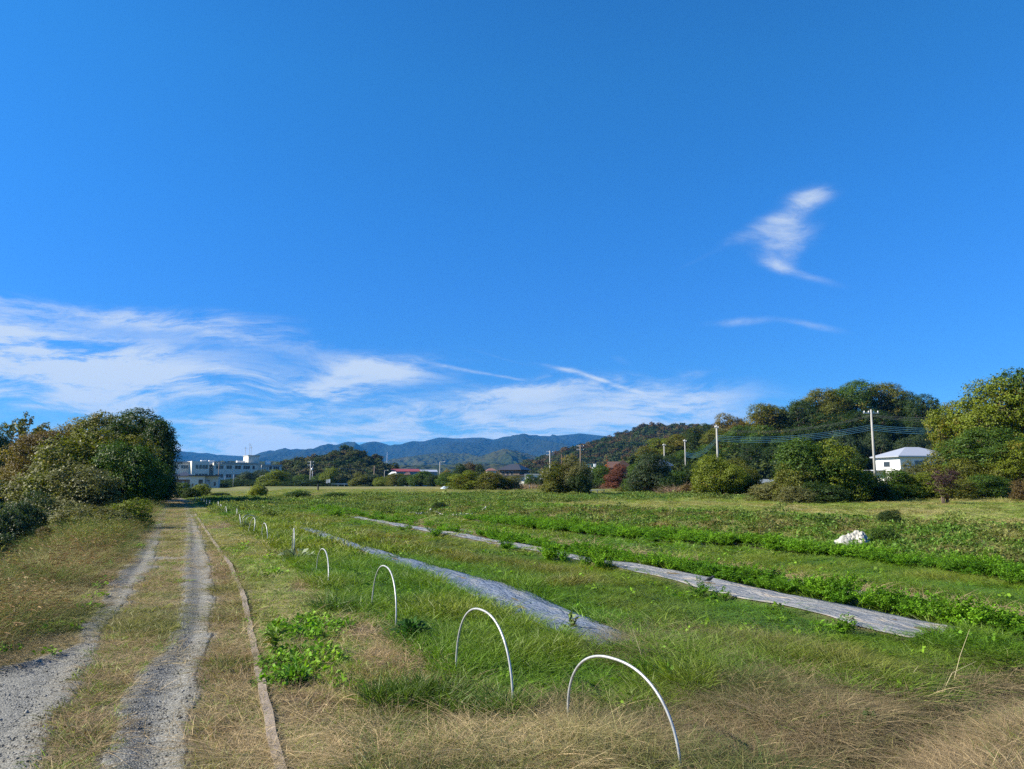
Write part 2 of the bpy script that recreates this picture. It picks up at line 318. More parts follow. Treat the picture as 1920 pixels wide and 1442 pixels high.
def zones(X, Y):
    """weights 0..1 of every kind of cover at ground points"""
    n1 = fbm(X, Y, .8, 4, 1)-.5; n2 = fbm(X, Y, 3.5, 4, 2)-.5; n3 = fbm(X, Y, .35, 3, 7)-.5; n4 = fbm(X, Y, 9, 4, 23)-.5
    D, L = DL(X, Y); z = {}
    Xn = X+n1*.12+n3*.14
    l0, m0, m1, r1, k, hh = E_l0(Y), E_m0(Y), E_m1(Y), E_r1(Y), E_k(Y), E_h(Y)
    Xr = X+n1*.12+n3*.20
    cut = ell(X, Y, 250, 1066, .55, .5, 8)          # gravel crossing between the ruts
    road = sstep(-.03, .03, Xr-l0)*sstep(-.03, .03, r1-Xn)
    mid = sstep(-.03, .03, Xr-m0-.04)*sstep(-.03, .03, m1-.06-Xr)*(1-cut)*sstep(-.12, .02, fbm(X, Y, .9, 3, 31)-.30)
    z['gravel'] = road*(1-mid)
    z['mid'] = mid*road
    z['left'] = sstep(.02, -.02, Xr-l0)
    z['verge'] = sstep(.02, .10, Xn-r1)*sstep(.05, -.05, X-k)
    right = sstep(-.03, .03, X-k)
    hm = hay(X, Y)*right*sstep(.2, .5, X-k+n1*.5)
    z['hay'] = hm
    rest = right*(1-hm)
    s1 = sstep(-.02, .02, X-S1a(Y))*sstep(.02, -.02, X-S1b(Y))*sstep(27.5, 27, Y)*sstep(6.1, 6.2, Y)
    s2 = sstep(-.02, .02, X-S2a(Y))*sstep(.02, -.02, X-S2b(Y))*sstep(33, 32.5, Y)*sstep(5.2, 5.3, Y)
    z['plastic'] = np.maximum(s1, s2)
    mown = sstep(.1, -.25, X-hh+n1*.5)*rest
    bare = np.maximum.reduce([ell(X, Y, 790, 1225, .62, .75, 4), ell(X, Y, 850, 1290, .5, .5, 5), ell(X, Y, 600, 1085, .28, 1.6, 6), ell(X, Y, 520, 1330, .7, .4, 9), ell(X, Y, 700, 1180, .35, .6, 10), ell(X, Y, 430, 985, .7, 3.0, 12)])
    z['bare'] = mown*bare
    z['lush2'] = np.maximum.reduce([ell(X, Y, 775, 1320, .38, .22, 14), ell(X, Y, 880, 1340, .35, .14, 15), ell(X, Y, 625, 1140, .22, .3, 16), ell(X, Y, 770, 1195, .2, .2, 17)])*right
    z['broad'] = np.maximum.reduce([ell(X, Y, 550, 1255, .36, .75, 18), ell(X, Y, 585, 1180, .5, .6, 19)])*right*(1-z['lush2'])
    z['mown'] = mown*(1-bare)
    gr = rest*(1-sstep(.1, -.25, X-hh+n1*.5))
    far = sstep(36, 48, Y+n2*12)                    # end of the beds: vines and weeds beyond
    c2b = C2b(Y)
    bedz = gr*(1-far)*sstep(.4, -.3, X-c2b-.3+n1*.4)
    z['lush'] = bedz*np.maximum(sstep(.0, -.3, X-S2b(Y)), sstep(1.05, 1.3, X-C1b(Y)+n1*.6)*sstep(.1, -.1, X-C2a(Y)))*(1-z['plastic'])
    z['carrot'] = bedz*np.maximum.reduce([sstep(-.05, .1, X-S2b(Y)-.12)*sstep(.1, -.1, X-S3a(Y)+.02), sstep(-.05, .1, X-S3b(Y))*sstep(.1, -.1, X-C1b(Y)), sstep(-.1, .1, X-C2a(Y))*sstep(.1, -.1, X-c2b),
                    .5*sstep(-.5, -.35, X-S2a(Y))*sstep(-.1, -.2, X-S2a(Y))*sstep(.08, .16, n1)])*(D > 6.6)
    z['lane'] = bedz*np.maximum(sstep(-.05, .15, X-C1b(Y))*sstep(1.25, 1.0, X-C1b(Y)+n1*.6), .9*sstep(.0, .3, X-c2b)*sstep(1.1, .6, X-c2b)*sstep(14, 10, Y))
    z['carrot'] = z['carrot']*(1-z['lane']*.9)
    z['bank'] = gr*(1-far)*(1-sstep(.4, -.3, X-c2b-.3+n1*.4))*sstep(9.5, 5.5, X-c2b)
    z['upper'] = gr*(1-far)*sstep(5.5, 9.5, X-c2b)
    z['vine'] = gr*far*sstep(78, 64, D+n2*14)
    z['farf'] = gr*far*(1-sstep(78, 64, D+n2*14))
    z['n'] = (n1, n2, n3, n4); z['D'] = D; z['L'] = L
    return z
C = lambda *c: np.array(c)
def ground_col(X, Y):
    z = zones(X, Y); n1, n2, n3, n4 = z['n']; D = z['D']
    col = np.zeros((len(X), 3))+C(.15, .12, .07)
    def put(w, c, var=None):
        nonlocal col
        c = C(*c)
        if var is not None: c = c+(C(*var[0])-c)*np.clip(.5+var[1]*2.2, 0, 1)[:, None]
        w = np.clip(w, 0, 1)[:, None]; col = col*(1-w)+c*w
    put(z['left'], (.18, .15, .075), ((.11, .12, .045), n2)); put(z['mid'], (.19, .155, .09)); put(z['verge'], (.21, .165, .10))
    put(z['gravel'], (.25, .235, .21)); put(z['mown'], (.19, .18, .055), ((.25, .22, .105), n2)); put(z['bare'], (.22, .15, .10), ((.10, .07, .05), n3))
    put(z['hay'], (.10, .08, .045), ((.06, .055, .03), n1)); put(z['lush'], (.06, .09, .02)); put(z['broad'], (.10, .10, .035)); put(z['lane'], (.34, .25, .15), ((.17, .16, .06), n2))
    put(z['carrot'], (.05, .06, .02)); put(z['bank'], (.12, .14, .04), ((.13, .105, .05), n1)); put(z['upper'], (.23, .24, .075), ((.28, .25, .11), n2))
    put(z['vine'], (.08, .11, .03), ((.13, .12, .05), n1)); put(z['farf'], (.105, .135, .034), ((.15, .14, .05), n4))
    put(z['farf']*sstep(118, 124, D)*sstep(165, 150, D)*sstep(-42, -30, z['L'])*sstep(0, -8, z['L'])*.6, (.25, .185, .06), ((.17, .16, .055), n4))
    put(sstep(205, 230, D), (.09, .10, .045), ((.06, .075, .03), n4))
    return np.clip(col, .01, .9)
def set_col(me, name, col, domain='POINT'):
    a = me.color_attributes.new(name, 'FLOAT_COLOR', domain)
    c4 = np.ones((len(col), 4), np.float32); c4[:, :3] = col; a.data.foreach_set('color', c4.ravel())
# ground sheet
def grid_faces(nr, nc):
    i = np.arange(nr-1)[:, None]*nc+np.arange(nc-1)[None, :]
    return np.stack([i, i+1, i+nc+1, i+nc], -1).reshape(-1, 4)
nr, nc = 620, 520
ts = np.linspace(0, 1, nr); Ds = np.concatenate([np.linspace(-25, 2, 28), 2+np.cumsum(np.geomspace(.028, 210, nr-28))])
Ds = Ds*1.0
sc = np.linspace(-1, 1, nc); sc = np.sign(sc)*(np.abs(sc)*.55+.45*np.abs(sc)**2.2)
DD = np.repeat(Ds, nc); LL = np.tile(sc, nr)*(np.maximum(DD, 0)*1.25+14)
GX = DD*ss+LL*cs; GY = DD*cs-LL*ss
print('ground extends', Ds[-1])
GZ = height(GX, GY)
me = mesh_from('ground', np.stack([GX, GY, GZ], 1), grid_faces(nr, nc)[:, ::-1], None, True, 4)
set_col(me, 'col', ground_col(GX, GY))
mg = bpy.data.materials.new('soil_and_turf'); mg.use_nodes = True; t = mg.node_tree; b = t.nodes['Principled BSDF']; b.inputs['Roughness'].default_value = .9; b.inputs['Specular IOR Level'].default_value = .15
ca = node(t, 'ShaderNodeAttribute', attribute_name='col'); tcg = node(t, 'ShaderNodeTexCoord')
def vary(t, colout, vec, specs):
    for scn, lo, hi in specs:
        n = node(t, 'ShaderNodeTexNoise', i_Scale=scn, i_Detail=6.0, i_Roughness=.7); t.links.new(vec, n.inputs['Vector'])
        r = node(t, 'ShaderNodeMapRange'); r.inputs['From Min'].default_value = .3; r.inputs['From Max'].default_value = .7; r.inputs['To Min'].default_value = lo; r.inputs['To Max'].default_value = hi
        t.links.new(n.outputs['Fac'], r.inputs['Value'])
        s_ = node(t, 'ShaderNodeVectorMath', operation='SCALE'); t.links.new(colout, s_.inputs[0]); t.links.new(r.outputs[0], s_.inputs['Scale']); colout = s_.outputs[0]
    return colout
t.links.new(vary(t, ca.outputs['Color'], tcg.outputs['Object'], [(28, .7, 1.3), (1.2, .8, 1.2), (.09, .85, 1.15)]), b.inputs['Base Color'])
nb = node(t, 'ShaderNodeTexNoise', i_Scale=45.0, i_Detail=8.0, i_Roughness=.75); t.links.new(tcg.outputs['Object'], nb.inputs['Vector'])
bp = node(t, 'ShaderNodeBump', i_Strength=.8, i_Distance=.03); t.links.new(nb.outputs['Fac'], bp.inputs['Height']); t.links.new(bp.outputs[0], b.inputs['Normal'])
me.materials.append(mg); tag(link('ground', me), kind='structure')
# gravel track, a sheet on the ground
ys = np.concatenate([np.arange(-6, 3, .3), 3+np.cumsum(np.geomspace(.03, 1.2, 230))]); ys = ys[ys < 78]
cols = 110; u_ = np.linspace(-.25, 1.2, cols)
TY = np.repeat(ys, cols); TX = E_l0(TY)+(E_r1(TY)-E_l0(TY))*np.tile(u_, len(ys))
zz = zones(TX, TY)
TZ = height(TX, TY)+.006-.05*(np.clip(1-zz['gravel'], 0, 1) > .5)+(fbm(TX, TY, .12, 3, 77)-.5)*.02*(zz['gravel'] > .5)
me = mesh_from('gravel_track', np.stack([TX, TY, TZ], 1), grid_faces(len(ys), cols), None, True, 4)
gm_ = bpy.data.materials.new('grey_gravel'); gm_.use_nodes = True; t = gm_.node_tree; b = t.nodes['Principled BSDF']; b.inputs['Roughness'].default_value = .9; b.inputs['Specular IOR Level'].default_value = .2
tcg = node(t, 'ShaderNodeTexCoord'); 
vo = node(t, 'ShaderNodeTexVoronoi', i_Scale=80.0); t.links.new(tcg.outputs['Object'], vo.inputs['Vector'])
vs = node(t, 'ShaderNodeSeparateColor'); t.links.new(vo.outputs['Color'], vs.inputs[0])
cr = node(t, 'ShaderNodeValToRGB'); t.links.new(vs.outputs[0], cr.inputs[0])
for i, (p_, c_) in enumerate([(0, (.11, .11, .10)), (.4, (.155, .155, .14)), (.75, (.195, .195, .175)), (1, (.26, .255, .235))]):
    e = cr.color_ramp.elements[i] if i < 2 else cr.color_ramp.elements.new(p_); e.position = p_; e.color = (*c_, 1)
t.links.new(vary(t, cr.outputs[0], tcg.outputs['Object'], [(1.1, .82, 1.15), (12, .8, 1.15)]), b.inputs['Base Color'])
nb = node(t, 'ShaderNodeTexNoise', i_Scale=70.0, i_Detail=4.0); t.links.new(tcg.outputs['Object'], nb.inputs['Vector'])
hsum = mth(t, 'MULTIPLY_ADD', vo.outputs['Distance'], -1.0, nb.outputs['Fac'])
bp = node(t, 'ShaderNodeBump', i_Strength=.9, i_Distance=.007); t.links.new(hsum, bp.inputs['Height']); t.links.new(bp.outputs[0], b.inputs['Normal'])
me.materials.append(gm_); tag(link('gravel_track', me), kind='structure')
# concrete edging beside the track
kb = MB(); yy = list(np.arange(2.2, 40, .25)); v0 = len(kb.v)
for y in yy:
    x = float(E_k(y)); z = hz(x, y)
    for dx, dz in ((-.036, -.09), (-.03, .028), (.03, .034), (.036, -.09)): kb.v.append((x+dx+.006*math.sin(y*7), y, z+dz+.012*math.sin(y*1.3)))
for i in range(len(yy)-1):
    for k in range(3): a = i*4+k; kb.f.append((a, a+1, a+5, a+4))
ke = kb.build('concrete_edging', mat('weathered_edging', (.27, .22, .17), .9, noise=(5, .5), bump=(40, .6))); tag(ke, 'low weathered concrete edging strip half buried in straw beside the gravel track', 'edging')
# plastic mulch strips
pm = bpy.data.materials.new('mulch_film'); pm.use_nodes = True; t = pm.node_tree; b = t.nodes['Principled BSDF']
tcg = node(t, 'ShaderNodeTexCoord'); mp = node(t, 'ShaderNodeMapping'); mp.inputs['Scale'].default_value = (6, .9, 1); t.links.new(tcg.outputs['Object'], mp.inputs[0])
n = node(t, 'ShaderNodeTexNoise', i_Scale=1.2, i_Detail=6.0, i_Roughness=.6, i_Distortion=.6); t.links.new(mp.outputs[0], n.inputs['Vector'])
cr = node(t, 'ShaderNodeValToRGB'); t.links.new(n.outputs['Fac'], cr.inputs[0])
oi = node(t, 'ShaderNodeObjectInfo')
for i, (p_, c_) in enumerate([(.34, (.17, .19, .21)), (.5, (.34, .36, .38)), (.58, (.44, .42, .38)), (.66, (.62, .53, .38))]):
    e = cr.color_ramp.elements[i] if i < 2 else cr.color_ramp.elements.new(p_); e.position = p_; e.color = (*c_, 1)
mxo = node(t, 'ShaderNodeMixRGB', blend_type='MULTIPLY'); mxo.inputs[0].default_value = 1; t.links.new(cr.outputs[0], mxo.inputs[1]); t.links.new(oi.outputs['Color'], mxo.inputs[2])
t.links.new(mxo.outputs[0], b.inputs['Base Color']); b.inputs['Roughness'].default_value = .5; b.inputs['Specular IOR Level'].default_value = .35
mp2 = node(t, 'ShaderNodeMapping'); mp2.inputs['Scale'].default_value = (3, .8, 1); t.links.new(tcg.outputs['Object'], mp2.inputs[0])
n2_ = node(t, 'ShaderNodeTexNoise', i_Scale=5.0, i_Detail=7.0, i_Distortion=1.2); t.links.new(mp2.outputs[0], n2_.inputs['Vector'])
bp = node(t, 'ShaderNodeBump', i_Strength=.9, i_Distance=.09); t.links.new(n2_.outputs['Fac'], bp.inputs['Height']); t.links.new(bp.outputs[0], b.inputs['Normal'])
def strip(name, ea, eb, y0, y1, label, colr, n=14, seed=1):
    ys = np.arange(y0, y1, .09); Y = np.repeat(ys, n); u_ = np.tile(np.linspace(0, 1, n), len(ys)); X = ea(Y)+(eb(Y)-ea(Y))*u_
    X = X+(fbm(X*0+seed, Y, .8, 3, 5)-.5)*.10*(u_ < .1)+(fbm(X*0+seed+9, Y, .8, 3, 6)-.5)*.10*(u_ > .9)
    Z = height(X, Y)+.015+(fbm(X*3, Y, .55, 4, seed+40)-.5)*.08*np.sin(np.pi*u_)**.5
    o = link(name, mesh_from(name, np.stack([X, Y, Z], 1), grid_faces(len(ys), n), [pm], True, 4)); o.color = (*colr, 1)
    m = o.modifiers.new('thick', 'SOLIDIFY'); m.thickness = .002
    tag(o, label, 'plastic mulch', 'sheets of plastic mulch laid along the beds')
strip('plastic_mulch', S1a, S1b, 6.15, 27.2, 'bluish grey plastic mulch sheet nearest the hoops, running from the near grass to far field', (.37, .43, .54))
strip('plastic_mulch', S2a, S2b, 5.25, 32.8, 'pale silver plastic mulch sheet with sandy streaks, between grass and first carrot bed', (.62, .60, .57), seed=2)
strip('plastic_mulch', S3a, S3b, 6.0, 26, 'narrow pale plastic mulch mostly hidden between two rows of carrot tops', (.8, .82, .8), 8, seed=3)
# ---------------------------------------------------------------- ground cover (stuff): clump meshes instanced on sampled points
rng = np.random.default_rng(5)
def strips(base, direc, length, width, bend, seg, twist=None, rg=rng):
    """curved tapering blades; base (n,3), direc (n,3) unit, all arrays"""
    n = len(base); V = np.zeros((n, 2*seg+1, 3)); side = np.cross(direc, C(0, 0, 1)); side /= (np.linalg.norm(side, axis=1, keepdims=True)+1e-6)
    side = side*np.cos(twist)[:, None]+np.cross(side, direc)*np.sin(twist)[:, None] if twist is not None else side
    hor = direc*C(1, 1, 0); hor /= (np.linalg.norm(hor, axis=1, keepdims=True)+1e-6)
    for k in range(seg+1):
        t_ = k/seg
        p = base+direc*(length*t_)[:, None]+hor*(bend*length*t_**2)[:, None]-C(0, 0, 1)*(np.abs(bend)*length*.55*t_**2.2)[:, None]
        w = (width*(1-t_)**.7)[:, None]
        if k < seg: V[:, 2*k] = p-side*w; V[:, 2*k+1] = p+side*w
        else: V[:, 2*k] = p
    i = (np.arange(n)*(2*seg+1))[:, None]
    quads = np.concatenate([np.stack([i[:, 0]+2*k, i[:, 0]+2*k+1, i[:, 0]+2*k+3, i[:, 0]+2*k+2], 1) for k in range(seg-1)]) if seg > 1 else np.zeros((0, 4), int)
    tris = np.stack([i[:, 0]+2*seg-2, i[:, 0]+2*seg-1, i[:, 0]+2*seg], 1)
    return V.reshape(-1, 3), quads, tris
def mesh_qt(name, V, Q, T, m, v):
    me = bpy.data.meshes.new(name); V = np.asarray(V, np.float32)
    me.vertices.add(len(V)); me.vertices.foreach_set('co', V.ravel())
    li = np.concatenate([Q.ravel(), T.ravel()]).astype(np.int32); me.loops.add(len(li)); me.loops.foreach_set('vertex_index', li)
    me.polygons.add(len(Q)+len(T)); me.polygons.foreach_set('loop_start', np.concatenate([np.arange(len(Q))*4, len(Q)*4+np.arange(len(T))*3]).astype(np.int32))
    me.update(calc_edges=True); me.materials.append(m); set_col(me, 'v', v); return me
def clump(name, n, rad, hgt, wid, lean, bend, seg, m, seed, lvar=.35):
    r = np.random.default_rng(seed); a = r.uniform(0, 6.283, n); q = rad*np.sqrt(r.uniform(0, 1, n))
    base = np.stack([q*np.cos(a), q*np.sin(a), np.full(n, -.01)], 1)
    a2 = a+r.normal(0, 1.0, n); el = np.clip(r.normal(1.57-lean, lean*.5, n), .1, 1.55)
    d = np.stack([np.cos(a2)*np.cos(el), np.sin(a2)*np.cos(el), np.sin(el)], 1)
    V, Q, T = strips(base, d, hgt*r.uniform(1-lvar, 1+lvar*.6, n), np.full(n, wid)*r.uniform(.6, 1.2, n), np.abs(r.normal(bend, bend*.4, n)), seg, r.uniform(-1.3, 1.3, n))
    v = np.repeat(r.uniform(0, 1, (n, 3)), 2*seg+1, 0)
    return mesh_qt(name, V, Q, T, m, v)
def leaf_quads(c, nrm, ax, l, w):
    """kite-shaped leaves"""
    sd_ = np.cross(nrm, ax); sd_ /= (np.linalg.norm(sd_, axis=1, keepdims=True)+1e-6)
    V = np.stack([c-ax*l[:, None]*.5, c+sd_*w[:, None]*.5+nrm*l[:, None]*.06, c+ax*l[:, None]*.5-nrm*l[:, None]*.08, c-sd_*w[:, None]*.5+nrm*l[:, None]*.06], 1)
    return V.reshape(-1, 3)
def unit(a): return a/(np.linalg.norm(a, axis=1, keepdims=True)+1e-9)
def carrot(seed):
    r = np.random.default_rng(seed); Vs = []; vv = []
    for s_ in range(9):
        a = r.uniform(0, 6.283); L_ = r.uniform(.2, .36); ln = r.uniform(.15, .8)
        for t_ in np.linspace(.35, 1, 9):
            p = C(math.cos(a)*ln*L_*t_**1.5, math.sin(a)*ln*L_*t_**1.5, L_*t_*(1.05-.35*ln*t_))
            for sg in (-1, 1):
                k = 4; w = .075*(1.15-t_)+.02
                b2 = a+sg*1.2; off = np.linspace(.2, 1, k)[:, None]*w
                c = p+off*C(math.cos(b2), math.sin(b2), .3)+r.normal(0, .008, (k, 3))
                nr_ = unit(r.normal(0, .6, (k, 3))+C(0, 0, 1)); ax = unit(np.cross(nr_, r.normal(0, 1, (k, 3))))
                Vs.append(leaf_quads(c, nr_, ax, np.full(k, .034), np.full(k, .017))); vv.append(np.full(k*4, r.uniform(0, 1)))
    V = np.concatenate(Vs); n = len(V)//4; v = np.repeat(np.concatenate(vv)[:, None], 3, 1)
    return mesh_qt('carrot_tops', V, np.arange(n*4).reshape(n, 4), np.zeros((0, 3), int), M['weedleaf'], v)
def leafclump(seed, n, rad, hgt, l, w, flat=.6):
    r = np.random.default_rng(seed); a = r.uniform(0, 6.283, n); q = rad*np.sqrt(r.uniform(0, 1, n))
    c = np.stack([q*np.cos(a), q*np.sin(a), hgt*r.uniform(.1, 1, n)*(1-.5*(q/rad)**2)], 1)
    nr_ = unit(r.normal(0, flat, (n, 3))+C(0, 0, 1)); ax = unit(np.cross(nr_, r.normal(0, 1, (n, 3))))
    V = leaf_quads(c, nr_, ax, l*r.uniform(.6, 1.3, n), w*r.uniform(.6, 1.3, n))
    v = np.repeat(r.uniform(0, 1, (n, 3)), 4, 0)
    return mesh_qt('leaf_clump', V, np.arange(n*4).reshape(n, 4), np.zeros((0, 3), int), M['weedleaf'], v)
def foxtail(seed):
    r = np.random.default_rng(seed); n = 9; parts = []
    me1 = []; a = r.uniform(0, 6.283, n); base = np.stack([.05*np.cos(a), .05*np.sin(a), a*0], 1)
    el = r.uniform(1.0, 1.5, n); a2 = r.uniform(0, 6.283, n); d = np.stack([np.cos(a2)*np.cos(el), np.sin(a2)*np.cos(el), np.sin(el)], 1)
    ln = r.uniform(.35, .62, n); V, Q, T = strips(base, d, ln, np.full(n, .0016), np.full(n, .25), 4, np.zeros(n))
    tips = V.reshape(n, 9, 3)[:, 8]; dirs = unit(tips-V.reshape(n, 9, 3)[:, 6]); off = len(V)
    Vh, Qh, Th = strips(np.repeat(tips, 3, 0)-np.repeat(dirs, 3, 0)*.02, unit(np.repeat(dirs, 3, 0)*C(1, 1, .3)), np.full(n*3, .075), np.full(n*3, .006), np.full(n*3, .5), 3, np.tile([0, 1.05, 2.1], n))
    V = np.concatenate([V, Vh]); Q = np.concatenate([Q, Qh+off]); T = np.concatenate([T, Th+off])
    return mesh_qt('seed_heads', V, Q, T, M['dryblade'], np.repeat(r.uniform(.3, 1, (len(V), 1)), 3, 1))
PROT = {
 'green': [clump('green_clump', 22, .085, .20, .0042, .45, .45, 4, M['blade'], s_) for s_ in range(4)],
 'short': [clump('short_clump', 26, .09, .075, .0035, .75, .5, 3, M['blade'], 20+s_) for s_ in range(3)],
 'dry': [clump('dry_clump', 28, .10, .16, .0021, .85, .8, 4, M['dryblade'], 30+s_, .5) for s_ in range(4)],
 'lying': [clump('lying_straw', 26, .13, .17, .0016, 1.35, .35, 3, M['dryblade'], 40+s_, .6) for s_ in range(4)],
 'mesh': [clump('fine_grass', 36, .14, .27, .0012, .75, 1.1, 5, M['dryblade'], 50+s_, .4) for s_ in range(4)],
 'wide': [clump('wide_clump', 55, .30, .19, .011, .55, .5, 3, M['blade'], 60+s_) for s_ in range(4)],
 'widedry': [clump('wide_dry', 50, .32, .16, .008, .9, .6, 3, M['dryblade'], 70+s_) for s_ in range(3)],
 'carrot': [carrot(80+s_) for s_ in range(4)],
 'leafs': [leafclump(90+s_, 26, .13, .10, .055, .034) for s_ in range(4)],
 'vine': [leafclump(100+s_, 130, .45, .26, .085, .07, .6) for s_ in range(4)],
 'tallweed': [leafclump(110+s_, 190, .28, .75, .045, .022, 1.0) for s_ in range(4)],
 'fox': [foxtail(120+s_) for s_ in range(3)],
 'tallgrass': [clump('tall_grass', 40, .16, .52, .0026, .4, .75, 5, M['dryblade'], 130+s_, .5) for s_ in range(4)],
}
def scatter(name, protos, pts, scl, tint, label=None, rotz=None, tilt=.12, seed=0):
    r = np.random.default_rng(seed+1000); n = len(pts)
    me = bpy.data.meshes.new(name); me.vertices.add(n); me.vertices.foreach_set('co', pts.astype(np.float32).ravel())
    rot = np.stack([r.normal(0, tilt, n), r.normal(0, tilt, n), r.uniform(0, 6.283, n)], 1).astype(np.float32)
    me.attributes.new('rot', 'FLOAT_VECTOR', 'POINT').data.foreach_set('vector', rot.ravel())
    me.attributes.new('scl', 'FLOAT_VECTOR', 'POINT').data.foreach_set('vector', scl.astype(np.float32).ravel())
    c4 = np.ones((n, 4), np.float32); c4[:, :3] = np.clip(tint, .005, .9)
    me.attributes.new('tint', 'FLOAT_COLOR', 'POINT').data.foreach_set('color', c4.ravel())
    me.attributes.new('idx', 'INT', 'POINT').data.foreach_set('value', r.integers(0, len(protos), n).astype(np.int32))
    o = link(name, me); tag(o, kind='stuff', label=label, cat=name.replace('_', ' '))
    ng = bpy.data.node_groups.new(name, 'GeometryNodeTree'); ng.interface.new_socket('Geometry', in_out='INPUT', socket_type='NodeSocketGeometry'); ng.interface.new_socket('Geometry', in_out='OUTPUT', socket_type='NodeSocketGeometry')
    nn = ng.nodes; gi = nn.new('NodeGroupInput'); go = nn.new('NodeGroupOutput'); jn = nn.new('GeometryNodeJoinGeometry')
    for pm_ in protos:
        po = bpy.data.objects.new(pm_.name+'_source', pm_)
        oi_ = nn.new('GeometryNodeObjectInfo'); oi_.inputs['Object'].default_value = po; oi_.inputs['As Instance'].default_value = True
        ng.links.new(oi_.outputs['Geometry'], jn.inputs[0])
    def na(nm, ty):
        a = nn.new('GeometryNodeInputNamedAttribute'); a.data_type = ty; a.inputs['Name'].default_value = nm; return a.outputs['Attribute']
    ip = nn.new('GeometryNodeInstanceOnPoints'); ip.inputs['Pick Instance'].default_value = True
    ng.links.new(gi.outputs[0], ip.inputs['Points']); ng.links.new(jn.outputs[0], ip.inputs['Instance'])
    er = nn.new('FunctionNodeEulerToRotation'); ng.links.new(na('rot', 'FLOAT_VECTOR'), er.inputs[0])
    ng.links.new(er.outputs[0], ip.inputs['Rotation']); ng.links.new(na('scl', 'FLOAT_VECTOR'), ip.inputs['Scale']); ng.links.new(na('idx', 'INT'), ip.inputs['Instance Index'])
    ng.links.new(ip.outputs[0], go.inputs[0])
    md = o.modifiers.new('scatter', 'NODES'); md.node_group = ng
    return o
def sample(D0, D1, dens, seed, wide=.78, pad=1.5):
    r = np.random.default_rng(seed); Lm = wide*D1+pad; n = int((D1-D0)*2*Lm*dens)
    D = r.uniform(D0, D1, n); L = r.uniform(-Lm, Lm, n); k = np.abs(L) < wide*D+pad; D, L = D[k], L[k]
    return D*ss+L*cs, D*cs-L*ss
def place(name, protos, bands, weight, tintf, heightf, label):
    """bands: (D0, D1, per m2, horizontal scale, protos)"""
    PP, SS, TT = [], [], []
    for i, (D0, D1, dens, hs_) in enumerate(bands):
        X, Y = sample(D0, D1, dens, hash(name) % 9973 if False else sum(map(ord, name))+i*17)
        z = zones(X, Y); w = weight(z, X, Y); keep = rng.uniform(0, 1, len(X)) < w
        X, Y = X[keep], Y[keep]; z = {k: (tuple(q[keep] for q in v) if k == 'n' else v[keep]) for k, v in z.items()}
        h = heightf(z, X, Y)*rng.uniform(.7, 1.3, len(X)); s_ = hs_*rng.uniform(.75, 1.25, len(X))
        PP.append(np.stack([X, Y, height(X, Y)], 1)); SS.append(np.stack([s_, s_, h], 1)); TT.append(tintf(z, X, Y)*rng.uniform(.75, 1.25, (len(X), 1)))
    P_ = np.concatenate(PP); print(name, len(P_))
    return scatter(name, protos, P_, np.concatenate(SS), np.concatenate(TT), label, seed=len(name))
def mixc(a, b, t): return C(*a)+(C(*b)-C(*a))*np.clip(t, 0, 1)[:, None]
GR = (.060, .135, .012); GY = (.135, .165, .022); GD = (.032, .085, .012); OL = (.12, .135, .035); ST = (.46, .36, .20); SR = (.36, .25, .14); BR = (.17, .115, .06); GG = (.16, .15, .085)
GR = (.098, .20, .011)
GY = (.185, .22, .025)
def t_green(z, X, Y):
    n1, n2, n3, n4 = z['n']; t = mixc(GR, GY, .35+n2*2.4+n1*1.2)
    mid_yel = np.clip(z['lush']*sstep(.3, .9, X-S1b(Y))*sstep(.5, 1.2, S2a(Y)-X), 0, 1)
    t = t+(C(.17, .165, .035)-t)*(mid_yel*np.clip(.55+n1*2, 0, 1))[:, None]
    t = t+(C(*GD)-t)*(z['lush2']*.6)[:, None]
    return t
place('lush_grass', PROT['green'], [(2.5, 8, 330, 1.0), (8, 16, 130, 1.25)], lambda z, X, Y: np.clip(z['lush']*1.0+z['lush2']*1.2+z['lane']*.12+z['carrot']*.2, 0, 1), t_green,
      lambda z, X, Y: np.clip(.8+z['n'][0]*1.6+z['n'][1]*.7, .35, 1.7)*(1+.25*z['lush2'])*(1-.55*z['lane'])*(1-.6*sstep(-1.6, -.8, X-S2a(Y))*sstep(.3, 0, X-S2a(Y)))*(1-.5*sstep(0, .3, X-C1b(Y))), 'lush green grass between the hoops and the plastic sheets')
place('field_grass', PROT['wide'], [(16, 45, 11, 1.0), (45, 110, 3.4, 1.9)], lambda z, X, Y: np.clip(z['lush']+z['bank']*.85+z['upper']*.6+z['lane']*.15+z['farf']*.8+z['vine']*.25+z['mown']*.5, 0, 1),
      lambda z, X, Y: np.where((z['lush'] > .5)[:, None], t_green(z, X, Y), mixc((.18, .245, .038), (.30, .26, .10), .38+z['n'][1]*2.2+z['n'][0]*1.5)),
      lambda z, X, Y: np.where(z['lush'] > .5, (1.0-.6*sstep(-2.4, -1.2, X-S2a(Y))*sstep(.3, 0, X-S2a(Y)))*(1-.5*sstep(0, .3, X-C1b(Y))), .55)*(1-.5*z['farf'])*(1-.45*z['mown'])*(1-.35*z['upper']), 'green and yellowing grass of the middle and far field')
place('mown_grass', PROT['short'], [(2.5, 9, 210, 1.0), (9, 20, 80, 1.5), (20, 42, 22, 2.4)], lambda z, X, Y: np.clip(z['mown']*np.clip(.62+z['n'][2]*2+sstep(6, 10, z['D'])*.5, 0, 1)+z['bare']*.15+z['verge']*.3+z['mid']*.45+z['hay']*(X < 2.4)*np.clip(.55+z['n'][0]*4, 0, 1), 0, 1),
      lambda z, X, Y: mixc((.15, .25, .02), (.28, .26, .10), .38+z['n'][1]*2.2+z['n'][0]*1.5-z['lush2']), lambda z, X, Y: .9+np.clip(z['n'][0]*2, -.4, 1), 'short mown grass between the edging and the hoops')
